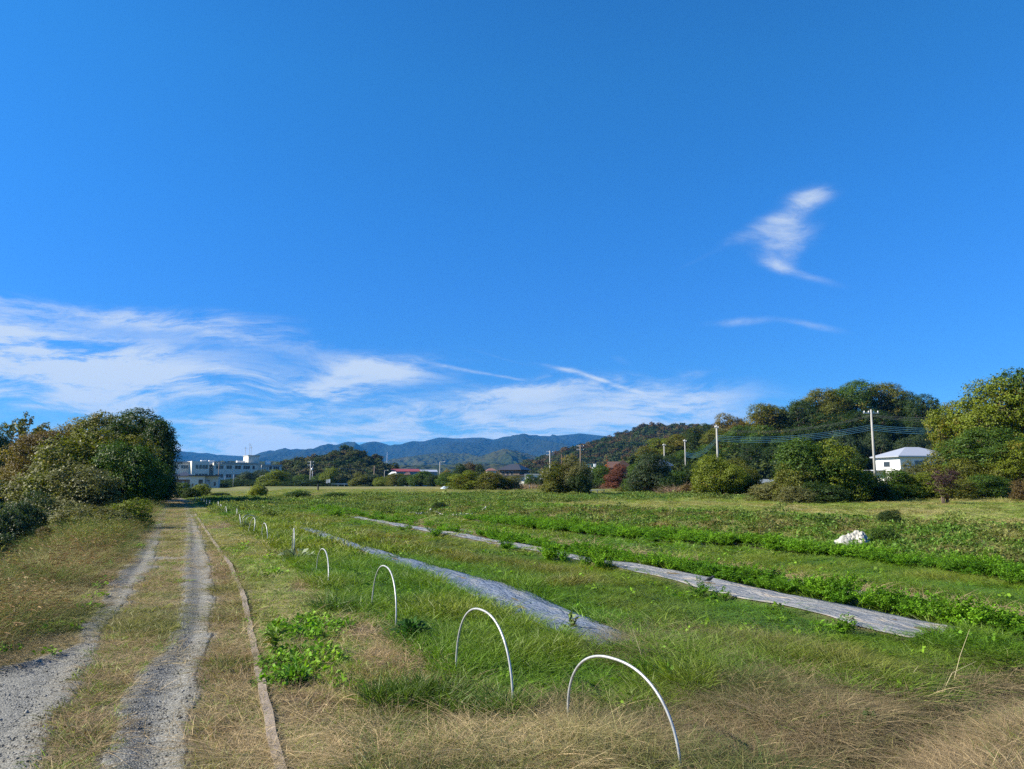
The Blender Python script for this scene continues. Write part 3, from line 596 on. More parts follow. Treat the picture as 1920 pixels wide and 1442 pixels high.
place('straw_litter', PROT['lying'], [(2.3, 8, 230, 1.1), (8, 18, 60, 1.7), (18, 40, 12, 3.0)],
      lambda z, X, Y: np.clip(z['hay']*.85+z['bare']*.7+z['mown']*.30*sstep(12, 6, z['D'])+z['lane']*.8+z['verge']*.25+.05*z['gravel']*sstep(.35, .1, np.minimum(np.abs(X-E_r1(Y)), np.abs(X-E_m1(Y)))), 0, 1),
      lambda z, X, Y: mixc(ST, SR, .35+z['n'][0]*2.5+z['n'][2])*(.85-.3*z['hay']*(1-np.maximum(pile(X, Y), ditch(X, Y) < -.2))+.25*pile(X, Y))[:, None], lambda z, X, Y: np.full(len(X), 1.0), 'cut straw lying on the field edge and bare strips')
place('dry_verge_grass', PROT['dry'], [(2.3, 9, 260, .95), (9, 20, 130, 1.15), (20, 60, 42, 1.6)], lambda z, X, Y: np.clip(z['verge']*.95+.18*sstep(.14, .05, np.abs(X-E_k(Y)))+z['mid']*.95+z['left']*.85*sstep(4.5, 1.5, E_l0(Y)-X)+.25*z['bare'], 0, 1),
      lambda z, X, Y: np.where((z['n'][1]+z['n'][0]*.7 > .10)[:, None], mixc((.12, .145, .035), (.20, .18, .065), .5+z['n'][2]*3), mixc((.33, .26, .135), (.26, .18, .10), .5+z['n'][0]*3)),
      lambda z, X, Y: np.clip(.55+z['n'][0]*1.4+1.3*z['left']*sstep(.15, .9, E_l0(Y)-X), .25, 2.4)*np.where(z['mid'] > .5, .75, 1), 'dry brown grass with green tufts along the gravel ruts')
place('tangled_dry_grass', PROT['mesh'], [(2.2, 8.6, 300, 1.0)], lambda z, X, Y: np.clip(z['hay']*(.14+.86*sstep(2.2, 3.2, X-.0*Y))*np.clip(.85+z['n'][1]*3, .25, 1)*np.clip(1.1-2.2*np.exp(-(ditch(X, Y)/.3)**2), .1, 1)*np.clip(1.05+z['n'][0]*2, .3, 1)+.5*ell(X, Y, 1290, 1215, .9, .9, 33)+.7*pile(X, Y), 0, 1),
      lambda z, X, Y: mixc((.27, .205, .115), (.08, .115, .028), .52+z['n'][1]*2.2+z['n'][0]*2.8-.9*np.maximum(pile(X, Y), ditch(X, Y) < -.3))*(1+.8*pile(X, Y))[:, None], lambda z, X, Y: np.clip(.62+z['n'][0]*1.4, .25, 1.1)*np.where(ditch(X, Y) < -.3, .45, 1), 'tangled brown hay grass along the near end of the beds')
place('hay_green_grass', PROT['green'], [(2.3, 8, 130, 1.0)], lambda z, X, Y: np.clip(z['hay']*np.clip(.42+z['n'][1]*2.4+z['n'][2]*1.4, 0, 1), 0, 1), lambda z, X, Y: mixc((.10, .16, .02), (.19, .17, .06), .5+z['n'][0]*3), lambda z, X, Y: .55+np.clip(z['n'][0], -.2, .4), 'green tufts coming through the brown hay')
place('carrot_tops', PROT['carrot'], [(6, 16, 34, 1.0), (16, 48, 26, 1.2)], lambda z, X, Y: np.clip(z['carrot'], 0, 1), lambda z, X, Y: mixc((.080, .195, .010), (.135, .27, .013), .5+z['n'][0]*2+z['n'][2]*2),
      lambda z, X, Y: .72+np.clip(z['n'][0]*.9, -.25, .3), 'feathery green carrot tops crowded in long beds')
place('low_weeds', PROT['leafs'], [(2.5, 9, 90, .85), (9, 20, 26, 1.3), (20, 48, 16, 1.6)], lambda z, X, Y: np.clip(z['broad']*1.0+z['mown']*.10*sstep(-.05, .1, z['n'][0])+z['bank']*.75+z['lush']*.04+z['left']*.05, 0, 1),
      lambda z, X, Y: np.where((z['bank'] > .4)[:, None], mixc((.085, .165, .022), (.16, .12, .05), .14+z['n'][0]*2.6+z['n'][1]*1.2), mixc((.105, .225, .014), (.15, .26, .02), .5+z['n'][2]*3)),
      lambda z, X, Y: 1+.6*z['bank'], 'low broad leaved weeds on the mown strip and the bank')
place('vines', PROT['vine'], [(20, 50, 5, .8), (50, 85, 2.4, 1.2)], lambda z, X, Y: np.clip(z['vine']*.95+z['bank']*.2*sstep(-.02, .12, z['n'][1]), 0, 1),
      lambda z, X, Y: mixc((.075, .15, .025), (.15, .18, .045), .4+z['n'][0]*2+z['n'][1]), lambda z, X, Y: np.clip(.8+z['n'][1]*3, .35, 2.0), 'leafy vine crop spread over the far end of the field')
place('bank_grass', PROT['tallgrass'], [(3, 12, 34, .9), (12, 28, 16, 1.2), (28, 62, 6, 2.0)], lambda z, X, Y: np.clip(z['left']*sstep(.15, .8, E_l0(Y)-X)*np.clip(.8+z['n'][0]*2, .2, 1), 0, 1),
      lambda z, X, Y: mixc((.34, .28, .14), (.13, .18, .035), .55+z['n'][1]*2.6+z['n'][0]*1.5), lambda z, X, Y: np.clip(.55+.6*sstep(.2, 1.4, E_l0(Y)-X)+z['n'][1]*1.6+z['n'][0], .3, 1.6), 'tall dry and green grass on the bank left of the track')
place('bank_weeds', PROT['tallweed'], [(6, 22, 5, .9), (22, 60, 3, 1.3)], lambda z, X, Y: np.clip(z['left']*np.where(Y > 11, sstep(.3, .9, E_l0(Y)-X), sstep(1.4, 2.3, E_l0(Y)-X))*np.clip(.35+z['n'][1]*3.5+sstep(16, 24, Y)*.5, .05, 1), 0, 1),
      lambda z, X, Y: mixc((.085, .14, .022), (.22, .18, .07), .2+sstep(6, 1.5, E_l0(Y)-X)*.35+z['n'][0]*2), lambda z, X, Y: np.clip(.7+z['n'][1]*1.5, .3, 1.4), 'tall leafy weeds on the slope left of the track')
place('seed_heads', PROT['fox'], [(3, 10, 40, 1.0), (10, 40, 14, 1.2)], lambda z, X, Y: np.clip(z['left']*sstep(.2, .8, E_l0(Y)-X)*sstep(6, 4, E_l0(Y)-X)*.9, 0, 1),
      lambda z, X, Y: mixc((.34, .26, .14), (.26, .16, .08), .5+z['n'][0]*2), lambda z, X, Y: .8+np.clip(z['n'][0], -.3, .3), 'dry foxtail seed heads on the left verge')
# gravel stones
def stone(seed):
    r = np.random.default_rng(seed); bm_v = []
    t_ = (1+5**.5)/2; v = unit(np.array([(-1, t_, 0), (1, t_, 0), (-1, -t_, 0), (1, -t_, 0), (0, -1, t_), (0, 1, t_), (0, -1, -t_), (0, 1, -t_), (t_, 0, -1), (t_, 0, 1), (-t_, 0, -1), (-t_, 0, 1)], float))
    f = np.array([(0, 11, 5), (0, 5, 1), (0, 1, 7), (0, 7, 10), (0, 10, 11), (1, 5, 9), (5, 11, 4), (11, 10, 2), (10, 7, 6), (7, 1, 8), (3, 9, 4), (3, 4, 2), (3, 2, 6), (3, 6, 8), (3, 8, 9), (4, 9, 5), (2, 4, 11), (6, 2, 10), (8, 6, 7), (9, 8, 1)])
    v = v*r.uniform(.7, 1.15, (12, 1))*C(1, .8, .6)
    return mesh_qt('stone', v, np.zeros((0, 4), int), f, M['stone'], np.repeat(r.uniform(0, 1, (1, 3)), 12, 0))
M['stone'] = leafy('stone', 'inst', 0.0, .85, .3)
X, Y = sample(2.3, 9, 620, 900, .4, 0); 
X2 = rng.uniform(-3.2, .9, 90000); Y2 = rng.uniform(1.5, 15, 90000); z = zones(X2, Y2)
k = rng.uniform(0, 1, len(X2)) < np.clip(z['gravel']+.04*z['verge'], 0, 1)*sstep(15, 5, Y2); X2, Y2 = X2[k], Y2[k]
s_ = np.clip(rng.lognormal(-5.55, .55, len(X2)), .0015, .026)
scatter('gravel_stones', [stone(i) for i in range(5)], np.stack([X2, Y2, height(X2, Y2)+.008], 1), np.repeat(s_[:, None], 3, 1),
        mixc((.09, .09, .082), (.21, .21, .195), rng.uniform(0, 1, len(X2))), 'loose grey stones on the gravel ruts', tilt=.6)
print('stones', len(X2))
# ---------------------------------------------------------------- trees
def crown(name, seed, Rr, z0, z1, nl, nleaf, ls, kind='round', twigs=14, lobe=(.30, .50), hollow=.55):
    """leaf mesh and the lobe centres its limbs must reach; radius Rr, crown from z0 to z1"""
    r = np.random.default_rng(seed); zc = (z0+z1)/2; hz_ = (z1-z0)/2
    cs_, rs_ = [], []
    for i in range(nl):
        d = unit(r.normal(0, 1, (1, 3)))[0]; q = r.uniform(.35, .78)
        lr = r.uniform(*lobe)
        if kind == 'cone':
            t_ = i/(nl-1); cs_.append((r.normal(0, .05), r.normal(0, .05), z0+(z1-z0)*t_)); rs_.append(max(.08, (1-t_)**.8)*1.0); continue
        if kind == 'open': q = r.uniform(.6, .95)
        if kind == 'dome': d[2] = abs(d[2])*.9; q = r.uniform(.3, .8)
        cs_.append((d[0]*q, d[1]*q, d[2]*q)); rs_.append(lr)
    cs_ = np.array(cs_); rs_ = np.array(rs_)
    if kind != 'cone':
        cs_ = cs_*(C(Rr, Rr, hz_*2) if kind == 'dome' else C(Rr, Rr, hz_))*(1-.35*rs_[:, None])+C(0, 0, z0+hz_*.25 if kind == 'dome' else zc)
        rs_ = rs_*min(Rr, hz_*1.1)
        sc3 = C(1, 1, .8)
    else: rs_ = rs_*Rr; sc3 = C(1, 1, .35)
    nt_ = nleaf//twigs; w = rs_**2/np.sum(rs_**2); li = r.choice(nl, nt_*2, p=w)
    d = unit(r.normal(0, 1, (len(li), 3))+C(0, 0, .25)); rad = r.uniform(.5, 1.3, len(li))**.55
    tw = cs_[li]+d*sc3*(rs_[li]*rad)[:, None]
    inside = np.zeros(len(tw))
    for c_, q_ in zip(cs_, rs_):
        inside += (np.linalg.norm((tw-c_)/sc3, axis=1) < q_*hollow)
    ok = np.flatnonzero(inside == 0)[:nt_]; tw = tw[ok]; d = d[ok]; li = li[ok]
    tr = np.clip(rs_[li]*.22, ls*.9, ls*4)
    c = np.repeat(tw, twigs, 0)+r.normal(0, 1, (len(tw)*twigs, 3))*np.repeat(tr, twigs)[:, None]*C(.55, .55, .36)
    nr_ = unit(np.repeat(d, twigs, 0)*.75+r.normal(0, .45, c.shape)+C(0, 0, .35)); ax = unit(np.cross(nr_, r.normal(0, 1, c.shape)))
    l = ls*r.uniform(.6, 1.35, len(c)); V = leaf_quads(c, nr_, ax, l, l*.62)
    lv = np.repeat(r.uniform(0, 1, len(tw)), twigs)*.72+r.uniform(0, .28, len(c))
    lobc = r.uniform(0, 1, nl); autumn = np.clip(lobc[np.repeat(li, twigs)]*.6+.4*np.repeat(r.uniform(0, 1, len(tw)), twigs), 0, 1)
    v = np.stack([lv, autumn, lv], 1); n = len(c)
    me = mesh_qt(name, V, np.arange(n*4).reshape(n, 4), np.zeros((0, 3), int), M['leaf'], np.repeat(v, 4, 0))
    return me, cs_, rs_
def trunk_mesh(name, cs_, rs_, th, r0, seed, multi=1):
    r = random.Random(seed); m = MB(); zt = min(c[2] for c in cs_)
    for k in range(multi):
        ox = r.uniform(-.4, .4)*(multi > 1)*r0*6; oy = r.uniform(-.4, .4)*(multi > 1)*r0*6
        pts = [Vector((ox, oy, -.4)), Vector((ox*1.2, oy*1.2, th*.4)), Vector((ox*1.6+r.uniform(-1, 1)*r0, oy*1.6+r.uniform(-1, 1)*r0, th))]
        m.tube(pts, [r0*1.25, r0, r0*.8], 7)
        sub = list(range(k, len(cs_), multi))
        for i in sub:
            c = Vector(cs_[i]); a = pts[2]; mid = a.lerp(c, .5)+Vector((0, 0, .08*(c-a).length))
            m.tube([a-Vector((0, 0, .1)), mid, c], [r0*.55, r0*.32, r0*.12], 5)
            for j in range(3):
                e = c+Vector((r.uniform(-1, 1), r.uniform(-1, 1), r.uniform(-.3, 1)))*float(rs_[i])*.85
                m.tube([mid.lerp(c, .6), e], [r0*.18, r0*.05], 4, False)
    return mesh_from(name, m.v, m.f, [M['bark']], True)
KIND = {}
def kind(key, n, **kw):
    th, r0, multi = kw.pop('th'), kw.pop('r0'), kw.pop('multi', 1)
    KIND[key] = []
    for i in range(n):
        cm, c_, q_ = crown('crown_leaves', 200+len(KIND)*20+i, **kw)
        co = np.empty(len(cm.vertices)*3, np.float32); cm.vertices.foreach_get('co', co); co = co.reshape(-1, 3)
        KIND[key].append((cm, trunk_mesh('trunk_wood', c_, q_, th, r0, i, multi), float(np.percentile(np.abs(co[:, 0]), 98.5)), float(np.percentile(co[:, 2], 99.3))))
kind('bush', 3, Rr=1.5, z0=.0, z1=2.6, nl=20, nleaf=14000, ls=.085, th=.3, r0=.035, multi=3, lobe=(.28, .5), kind='dome')
kind('dome', 4, Rr=3, z0=0, z1=5.5, nl=30, nleaf=30000, ls=.13, th=.5, r0=.08, multi=4, lobe=(.22, .42), kind='dome')
kind('tree', 3, Rr=3, z0=1.0, z1=7, nl=20, nleaf=19000, ls=.15, th=1.8, r0=.16)
kind('big', 4, Rr=6, z0=2.0, z1=15, nl=28, nleaf=25000, ls=.25, th=4, r0=.32, lobe=(.16, .42))
kind('open', 1, Rr=2.6, z0=1.5, z1=8, nl=15, nleaf=3200, ls=.20, th=3, r0=.12, kind='open', lobe=(.18, .28), hollow=.2)
kind('far', 3, Rr=4, z0=.3, z1=9, nl=14, nleaf=3200, ls=.55, th=2, r0=.2, twigs=8)
kind('cone', 1, Rr=1.0, z0=.2, z1=5, nl=12, nleaf=5000, ls=.12, th=2, r0=.08, kind='cone')
kind('sparse', 1, Rr=1.6, z0=.5, z1=3.4, nl=12, nleaf=2600, ls=.09, th=.7, r0=.06, multi=2, lobe=(.25, .4), hollow=.1)
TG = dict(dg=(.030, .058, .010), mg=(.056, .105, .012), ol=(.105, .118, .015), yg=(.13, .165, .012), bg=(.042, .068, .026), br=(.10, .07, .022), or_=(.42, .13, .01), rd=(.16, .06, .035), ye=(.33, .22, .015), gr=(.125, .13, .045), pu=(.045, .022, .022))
tr_rng = random.Random(4)
def tree(px, D, top, wid, k, colr, autumn, label, cat='tree', group=None, base=None, seen=True, lift=0.0, name=None):
    """px: centre column, D: metres ahead, top: row of the crown's top, wid: crown width in photo columns"""
    p = P(px, 800, D); gz = hz(p.x, p.y)+lift if base is None else base
    top_z = P(px, top, D).z; hgt = max(top_z-gz, .4); rad = wid/2/F*D
    if cat == 'bush' and k == 'bush' and rad > 1.7: k = 'dome'
    cm, tm, R0, Z1 = KIND[k][tr_rng.randrange(len(KIND[k]))]
    nm = name or {'tree': 'tree', 'bush': 'bush'}.get(cat, cat.replace(' ', '_'))
    rt = empty(nm, (p.x, p.y, gz), tr_rng.uniform(0, 6.28))
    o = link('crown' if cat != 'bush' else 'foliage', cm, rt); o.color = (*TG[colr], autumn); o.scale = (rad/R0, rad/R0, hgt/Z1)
    t_ = link('trunk' if cat != 'bush' else 'stems', tm, rt); t_.scale = o.scale
    tag(rt, label, cat, group); return rt
G1 = 'trees of the dense thicket beside the end of the track'
# left thicket (nearest at the road, roughly 45 to 75 m away)
tree(268, 58, 771, 125, 'big', 'dg', .03, 'tree at the right end of the left thicket, shade put into its dark green, leaning over the track', group=G1)  # thicket's shaded right side is put into the dark green of these three
tree(300, 56, 790, 70, 'tree', 'dg', .0, 'leafy crown with shade put into its green, overhanging the end of the gravel track', group=G1)
tree(290, 53, 845, 90, 'dome', 'dg', .02, 'low spreading tree coloured dark as the shaded side, shading the end of the track', group=G1)
tree(205, 60, 777, 120, 'big', 'ol', .22, 'tall yellow green tree in the middle of the left thicket', group=G1)
tree(150, 62, 790, 110, 'big', 'ol', .45, 'yellowing tree at the thicket top left of the tallest crowns', group=G1)
tree(95, 60, 812, 120, 'big', 'br', .35, 'brownish olive tree sloping down the left side of the thicket', group=G1)
tree(42, 64, 862, 100, 'dome', 'br', .75, 'orange tinged low tree at the far left foot of the thicket', group=G1)
tree(190, 50, 815, 190, 'dome', 'ol', .18, 'broad grey green bush mass filling the middle of the thicket', group=G1)
tree(110, 52, 845, 170, 'dome', 'gr', .12, 'grey olive spreading bush under the brownish tree', group=G1)
tree(245, 47, 835, 130, 'dome', 'mg', .06, 'dark green spreading bush at the foot of the thicket by the track', group=G1)
tree(165, 44, 878, 170, 'dome', 'gr', .05, 'low tangled grey green bush at the front of the thicket', group=G1)
tree(45, 95, 775, 70, 'open', 'ol', .35, 'thin open crowned tree with sky showing through, at the far left')
tree(0, 80, 800, 56, 'tree', 'dg', .02, 'dark tree cut off by the left edge behind the thicket')
tree(-40, 74, 800, 80, 'tree', 'dg', .02, 'dark tree just beyond the left edge')
tree(28, 88, 832, 60, 'tree', 'mg', .1, 'dark green tree below the thin open crowned tree')
tree(10, 58, 905, 90, 'bush', 'bg', .0, 'blue green bush at the left edge below the thicket', 'bush', lift=-.6)
tree(70, 50, 912, 70, 'bush', 'mg', .05, 'small green bush at the left foot of the thicket', 'bush', lift=-.6)
for a in [(252, 26, 938, 80, 'bush', 'yg', .15, 'sunlit yellow green bush on the left verge beside the far ruts'), (205, 24, 952, 110, 'bush', 'gr', .3, 'straw green bush left of the sunlit bush on the verge'),
          (150, 25, 948, 90, 'bush', 'gr', .15, 'grey green weedy bush on the slope left of the verge'), (30, 23, 952, 110, 'bush', 'bg', .0, 'dark blue green bush low in the ditch at the left edge'),
          (-10, 17, 985, 120, 'bush', 'bg', .0, 'dark bush in the shade of the ditch at far left'), (100, 19, 990, 46, 'bush', 'br', .5, 'brown orange tinted bush beside the pale stones in the ditch'),
          (60, 33, 925, 90, 'bush', 'bg', .0, 'soft blue green bush on the left slope before the thicket')]:
    tree(*a, 'bush')
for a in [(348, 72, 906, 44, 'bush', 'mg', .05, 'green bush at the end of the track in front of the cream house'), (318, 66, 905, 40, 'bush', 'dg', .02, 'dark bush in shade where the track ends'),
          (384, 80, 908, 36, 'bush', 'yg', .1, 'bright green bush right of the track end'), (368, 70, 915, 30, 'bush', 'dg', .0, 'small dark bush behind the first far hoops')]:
    tree(*a, 'bush')
# wooded knoll behind the town, centre left
kn = []
for i, (px, D, top, w, c_, au) in enumerate([(548, 330, 862, 50, 'mg', .1), (578, 330, 858, 46, 'br', .5), (608, 325, 858, 46, 'ol', .45), (636, 320, 862, 44, 'mg', .2), (560, 300, 874, 60, 'ol', .35), (598, 300, 872, 60, 'dg', .1),
        (640, 290, 878, 50, 'br', .3), (668, 300, 864, 50, 'ol', .3), (690, 295, 868, 44, 'mg', .15), (660, 270, 874, 50, 'mg', .15), (712, 290, 876, 40, 'dg', .0), (700, 270, 882, 40, 'dg', .05), (726, 285, 884, 30, 'dg', 0), (532, 310, 872, 36, 'mg', .1)]):
    tree(px, D+115, top, w, 'far' if i % 2 else 'big', c_, au, ['olive', 'brownish', 'dark green', 'rounded', 'tall', 'low', 'shaded', 'autumn tinted', 'mid green', 'broad', 'narrow', 'steep', 'small', 'leftmost'][i]+' tree on the wooded knoll behind the grey guard rail', group='trees on the wooded knoll')
row = [(455, 250, 893, 30, 'bg', 0), (470, 240, 888, 34, 'bg', 0), (498, 245, 884, 40, 'bg', 0), (520, 190, 884, 48, 'yg', .1), (545, 230, 888, 34, 'bg', 0), (573, 225, 893, 30, 'mg', 0), (603, 220, 891, 26, 'mg', .05), (622, 215, 880, 28, 'yg', .05),
       (637, 215, 896, 22, 'gr', .1), (590, 180, 902, 60, 'dg', 0), (560, 185, 903, 50, 'dg', 0), (470, 200, 902, 50, 'dg', 0), (430, 210, 901, 46, 'dg', 0), (675, 200, 889, 36, 'ol', .1), (700, 200, 893, 36, 'bg', .05), (722, 190, 897, 30, 'yg', .1), (748, 185, 890, 34, 'ol', .2), (765, 180, 893, 30, 'dg', .05), (791, 175, 886, 40, 'mg', .05),
       (815, 170, 893, 30, 'dg', 0), (845, 160, 889, 40, 'mg', .1), (838, 190, 884, 26, 'ye', .9), (862, 210, 874, 34, 'dg', .1), (885, 215, 872, 40, 'br', .25), (900, 205, 874, 20, 'dg', 0)]
for i, (px, D, top, w, c_, au) in enumerate(row):
    tree(px, D, top-2, w*1.25, 'dome', c_, au, f"{dict(dg='dark', bg='blue green', mg='mid green', yg='bright green', ol='olive', gr='pale grey green', ye='bright yellow autumn', br='rust brown')[c_]} roadside tree, {['left of', 'right of', 'beside', 'below', 'behind'][i % 5]} {['the cream house', 'the school', 'the school', 'the vine covered frame', 'the twin utility poles', 'the twin utility poles', 'the twin poles', 'the white signs', 'the white signs', 'the black post', 'the black post', 'the school end', 'the cream house wall', 'the brown pole', 'the brown pole', 'the white low house', 'the red roofed block', 'the red roofed block', 'the grey block', 'the tall street lamp', 'the olive bushes', 'the street lamp', 'the yellow tree', 'the yellow tree', 'the black tiled house'][i]}",
         group='trees along the far road')
# centre bushes
for a in [(880, 100, 884, 70, 'bush', 'yg', .25, 'olive and yellow leaved bush left of the black tiled house'), (925, 98, 886, 66, 'bush', 'ol', .3, 'yellow flecked bush right of the olive bush'), (958, 100, 892, 40, 'bush', 'gr', .2, 'small grey green bush in front of the tiled house'),
          (993, 130, 890, 26, 'bush', 'mg', 0, 'small green bush before the low white building'), (1012, 130, 892, 24, 'bush', 'dg', 0, 'dark bush before the low white building'),
          (1042, 66, 868, 56, 'dome', 'ol', .25, 'left half of the tall overgrown bush by the metal bench, sunlight put into its lighter colour'), (1070, 66, 858, 66, 'dome', 'gr', .15, 'tall overgrown bush with reddish twigs beside the metal bench'), (1085, 65, 882, 44, 'dome', 'dg', .05, 'right side of the tall overgrown bush, shade put into its dark colour'),  # one bush: lit left and shaded right put into the leaf colours
          (1128, 120, 874, 44, 'dome', 'mg', .1, 'green bush left of the red leaved tree'), (1105, 120, 885, 26, 'bush', 'bg', 0, 'grey blue bush beside the black carport'),
          (1262, 78, 884, 54, 'dome', 'mg', .05, 'green tree right of the grey gabled house'), (1215, 76, 853, 76, 'dome', 'bg', 0, 'dark blue green tree between the brown and grey gables'), (1190, 78, 872, 46, 'dome', 'mg', .05, 'green shrubby tree by the brown gabled house'),
          (1290, 80, 872, 50, 'dome', 'dg', .05, 'dark tree behind the third pale pole'), (1256, 70, 895, 50, 'bush', 'dg', 0, 'dark bush behind the low board table'),
          (1345, 58, 856, 100, 'dome', 'yg', .15, 'yellow green bush left of the short concrete wall'), (1383, 60, 862, 76, 'dome', 'ol', .2, 'olive bush touching the short concrete wall'), (1320, 60, 882, 50, 'bush', 'ol', .2, 'low olive bush at the left of the yellow green bush'),
          (1512, 46, 826, 120, 'dome', 'mg', .05, 'large bright leaved bush with upright shoots in front of the wood'), (1560, 46, 830, 110, 'dome', 'yg', .05, 'tall leafy bush with yellowish top shoots'), (1485, 45, 872, 80, 'bush', 'ol', .1, 'lower left part bush of the big leafy clump'),
          (1605, 48, 856, 80, 'dome', 'dg', .05, 'dark bush left of the leaning utility pole'), (1440, 46, 903, 80, 'bush', 'gr', .15, 'thin scrubby bush at the field edge left of the big clump'), (1442, 58, 905, 84, 'dome', 'gr', .1, 'low scrubby bush hiding the foot of the concrete wall'), (1480, 42, 912, 70, 'bush', 'gr', .1, 'low straggly bush in front of the big clump'), (1540, 43, 905, 80, 'bush', 'dg', .05, 'low dark bush under the big clump'),
          (1665, 50, 882, 90, 'dome', 'mg', .1, 'dark green bush below the white house'), (1640, 46, 905, 50, 'bush', 'dg', 0, 'shaded bush at the foot of the utility pole'), (1700, 52, 868, 60, 'dome', 'gr', .1, 'greyish leaved bush before the corner of the white house'), (1722, 50, 888, 70, 'dome', 'yg', .1, 'bright green bush behind the dark leaved small tree'),
          (1785, 50, 898, 80, 'dome', 'ol', .2, 'olive bush right of the dark leaved small tree'), (1830, 52, 892, 90, 'dome', 'mg', .15, 'green bush under the big right hand tree'), (1910, 46, 900, 50, 'bush', 'br', .1, 'reddish brown bush at the right edge')]:
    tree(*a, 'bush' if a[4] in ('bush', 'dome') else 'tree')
tree(1655, 46, 902, 34, 'cone', 'mg', .0, 'small conical dark green shrub at the field edge below the white house', 'bush')
tree(1762, 41, 878, 74, 'sparse', 'pu', .0, 'small dark purple leaved tree standing alone at the field edge', 'tree')
tree(1770, 41, 905, 70, 'sparse', 'ol', .1, 'thin low twigs with few olive leaves beside the purple leaved tree', 'bush')
tree(1137, 150, 862, 14, 'cone', 'or_', .0, 'small bright orange autumn tree beside the brown roof'); tree(1157, 120, 872, 44, 'dome', 'rd', .0, 'red leaved bare looking tree in front of the brown gabled house')
tree(1150, 118, 884, 40, 'dome', 'rd', .0, 'rusty red bush below the red leaved tree', 'bush'); tree(1068, 95, 852, 40, 'sparse', 'br', .4, 'thin brown tree rising behind the overgrown bush')
# big trees at the right
GR_ = 'big trees at the right edge of the field'
tree(1800, 66, 757, 120, 'big', 'yg', .28, 'large yellow green tree to the right of the white house', group=GR_); tree(1775, 62, 835, 120, 'dome', 'ol', .3, 'lower yellowing boughs reaching over the white house', group=GR_)
tree(1880, 62, 715, 150, 'big', 'yg', .22, 'tallest tree at the right edge with pale feathery top', group=GR_); tree(1850, 57, 805, 140, 'big', 'mg', .12, 'mid green tree in front of the tallest right hand tree', group=GR_)
tree(1960, 60, 690, 150, 'big', 'mg', .12, 'green tree cut off by the right edge', group=GR_); tree(1820, 56, 860, 110, 'dome', 'ol', .08, 'low spreading tree with green lower boughs on the right', group=GR_); tree(1905, 54, 830, 90, 'big', 'yg', .15, 'yellow green crown low at the right edge', group=GR_)
# wooded hill on the right, terrain first
# ---------------------------------------------------------------- hills and mountains: ridges with real depth, height read from the skyline at the ridge's distance
def forest_mat(name, c1, c2, sc, bmp):
    m = bpy.data.materials.new(name); m.use_nodes = True; t = m.node_tree; b = t.nodes['Principled BSDF']; b.inputs['Roughness'].default_value = .95; b.inputs['Specular IOR Level'].default_value = .05
    tcn = node(t, 'ShaderNodeTexCoord')
    n = node(t, 'ShaderNodeTexNoise', i_Scale=sc, i_Detail=8.0, i_Roughness=.7); t.links.new(tcn.outputs['Object'], n.inputs['Vector'])
    r = node(t, 'ShaderNodeMapRange'); r.inputs['From Min'].default_value = .35; r.inputs['From Max'].default_value = .65; t.links.new(n.outputs['Fac'], r.inputs['Value'])
    x = node(t, 'ShaderNodeMixRGB'); x.inputs[1].default_value = (*c1, 1); x.inputs[2].default_value = (*c2, 1); t.links.new(r.outputs[0], x.inputs[0]); t.links.new(x.outputs[0], b.inputs['Base Color'])
    vo = node(t, 'ShaderNodeTexVoronoi', i_Scale=sc*8); t.links.new(tcn.outputs['Object'], vo.inputs['Vector'])
    bp = node(t, 'ShaderNodeBump', i_Strength=1.0, i_Distance=bmp, invert=True); t.links.new(vo.outputs['Distance'], bp.inputs['Height']); t.links.new(bp.outputs[0], b.inputs['Normal'])
    return m
def ridge(name, D, sky_pts, depth_front, depth_back, m, gully=.12, nres=500, dres=70, seed=0, ext=300, pw=1.0, jag=0.0, label=None, kindv='structure'):
    xs = np.array([p[0] for p in sky_pts], float); ys = np.array([p[1] for p in sky_pts], float)
    px = np.linspace(xs[0], xs[-1], nres); top = np.interp(px, xs, ys)
    hr = np.array([P(a, b_, D).z for a, b_ in zip(px, top)])
    lat = np.array([DL(*P(a, b_, D).xy)[1] for a, b_ in zip(px, top)])
    dd = np.concatenate([np.linspace(-depth_front, 0, dres), np.linspace(0, depth_back, 14)[1:]])
    prof = np.where(dd <= 0, (1+dd/depth_front), (1-dd/depth_back))**pw
    DDg = D+np.repeat(dd, nres); LLg = np.tile(lat, len(dd))*(DDg/D)**.35
    hh = np.tile(hr, len(dd)); pr = np.repeat(prof, nres)
    a = DDg*ss+LLg*cs; b_ = DDg*cs-LLg*ss
    g = depth_front*.42
    n_ = 1-np.abs(fbm(LLg*1.5+DDg*.35, DDg*.5, g, 5, seed)*2-1)*1.6
    edgef = np.clip(pr*(1-pr)*4, 0, 1)
    zz_ = (hh+2)*np.clip(np.minimum(pr+gully*(n_-.5)*edgef, 1-(1-pr)*.25), 0, 1.2)-2.0
    zz_ = zz_+jag*(fbm(a, b_, 9, 3, seed+5)-.5)*np.clip(pr*3, 0, 1)
    me = mesh_from(name, np.stack([a, b_, zz_], 1), grid_faces(len(dd), nres)[:, ::-1], [m], True, 4)
    o = link(name, me); tag(o, kind=kindv); return o, a, b_, zz_, pr
mtn = forest_mat('mountain_forest', (.007, .014, .010), (.018, .024, .015), .004, 25)
mtn2 = forest_mat('foothill_forest', (.014, .028, .010), (.045, .045, .017), .006, 14)
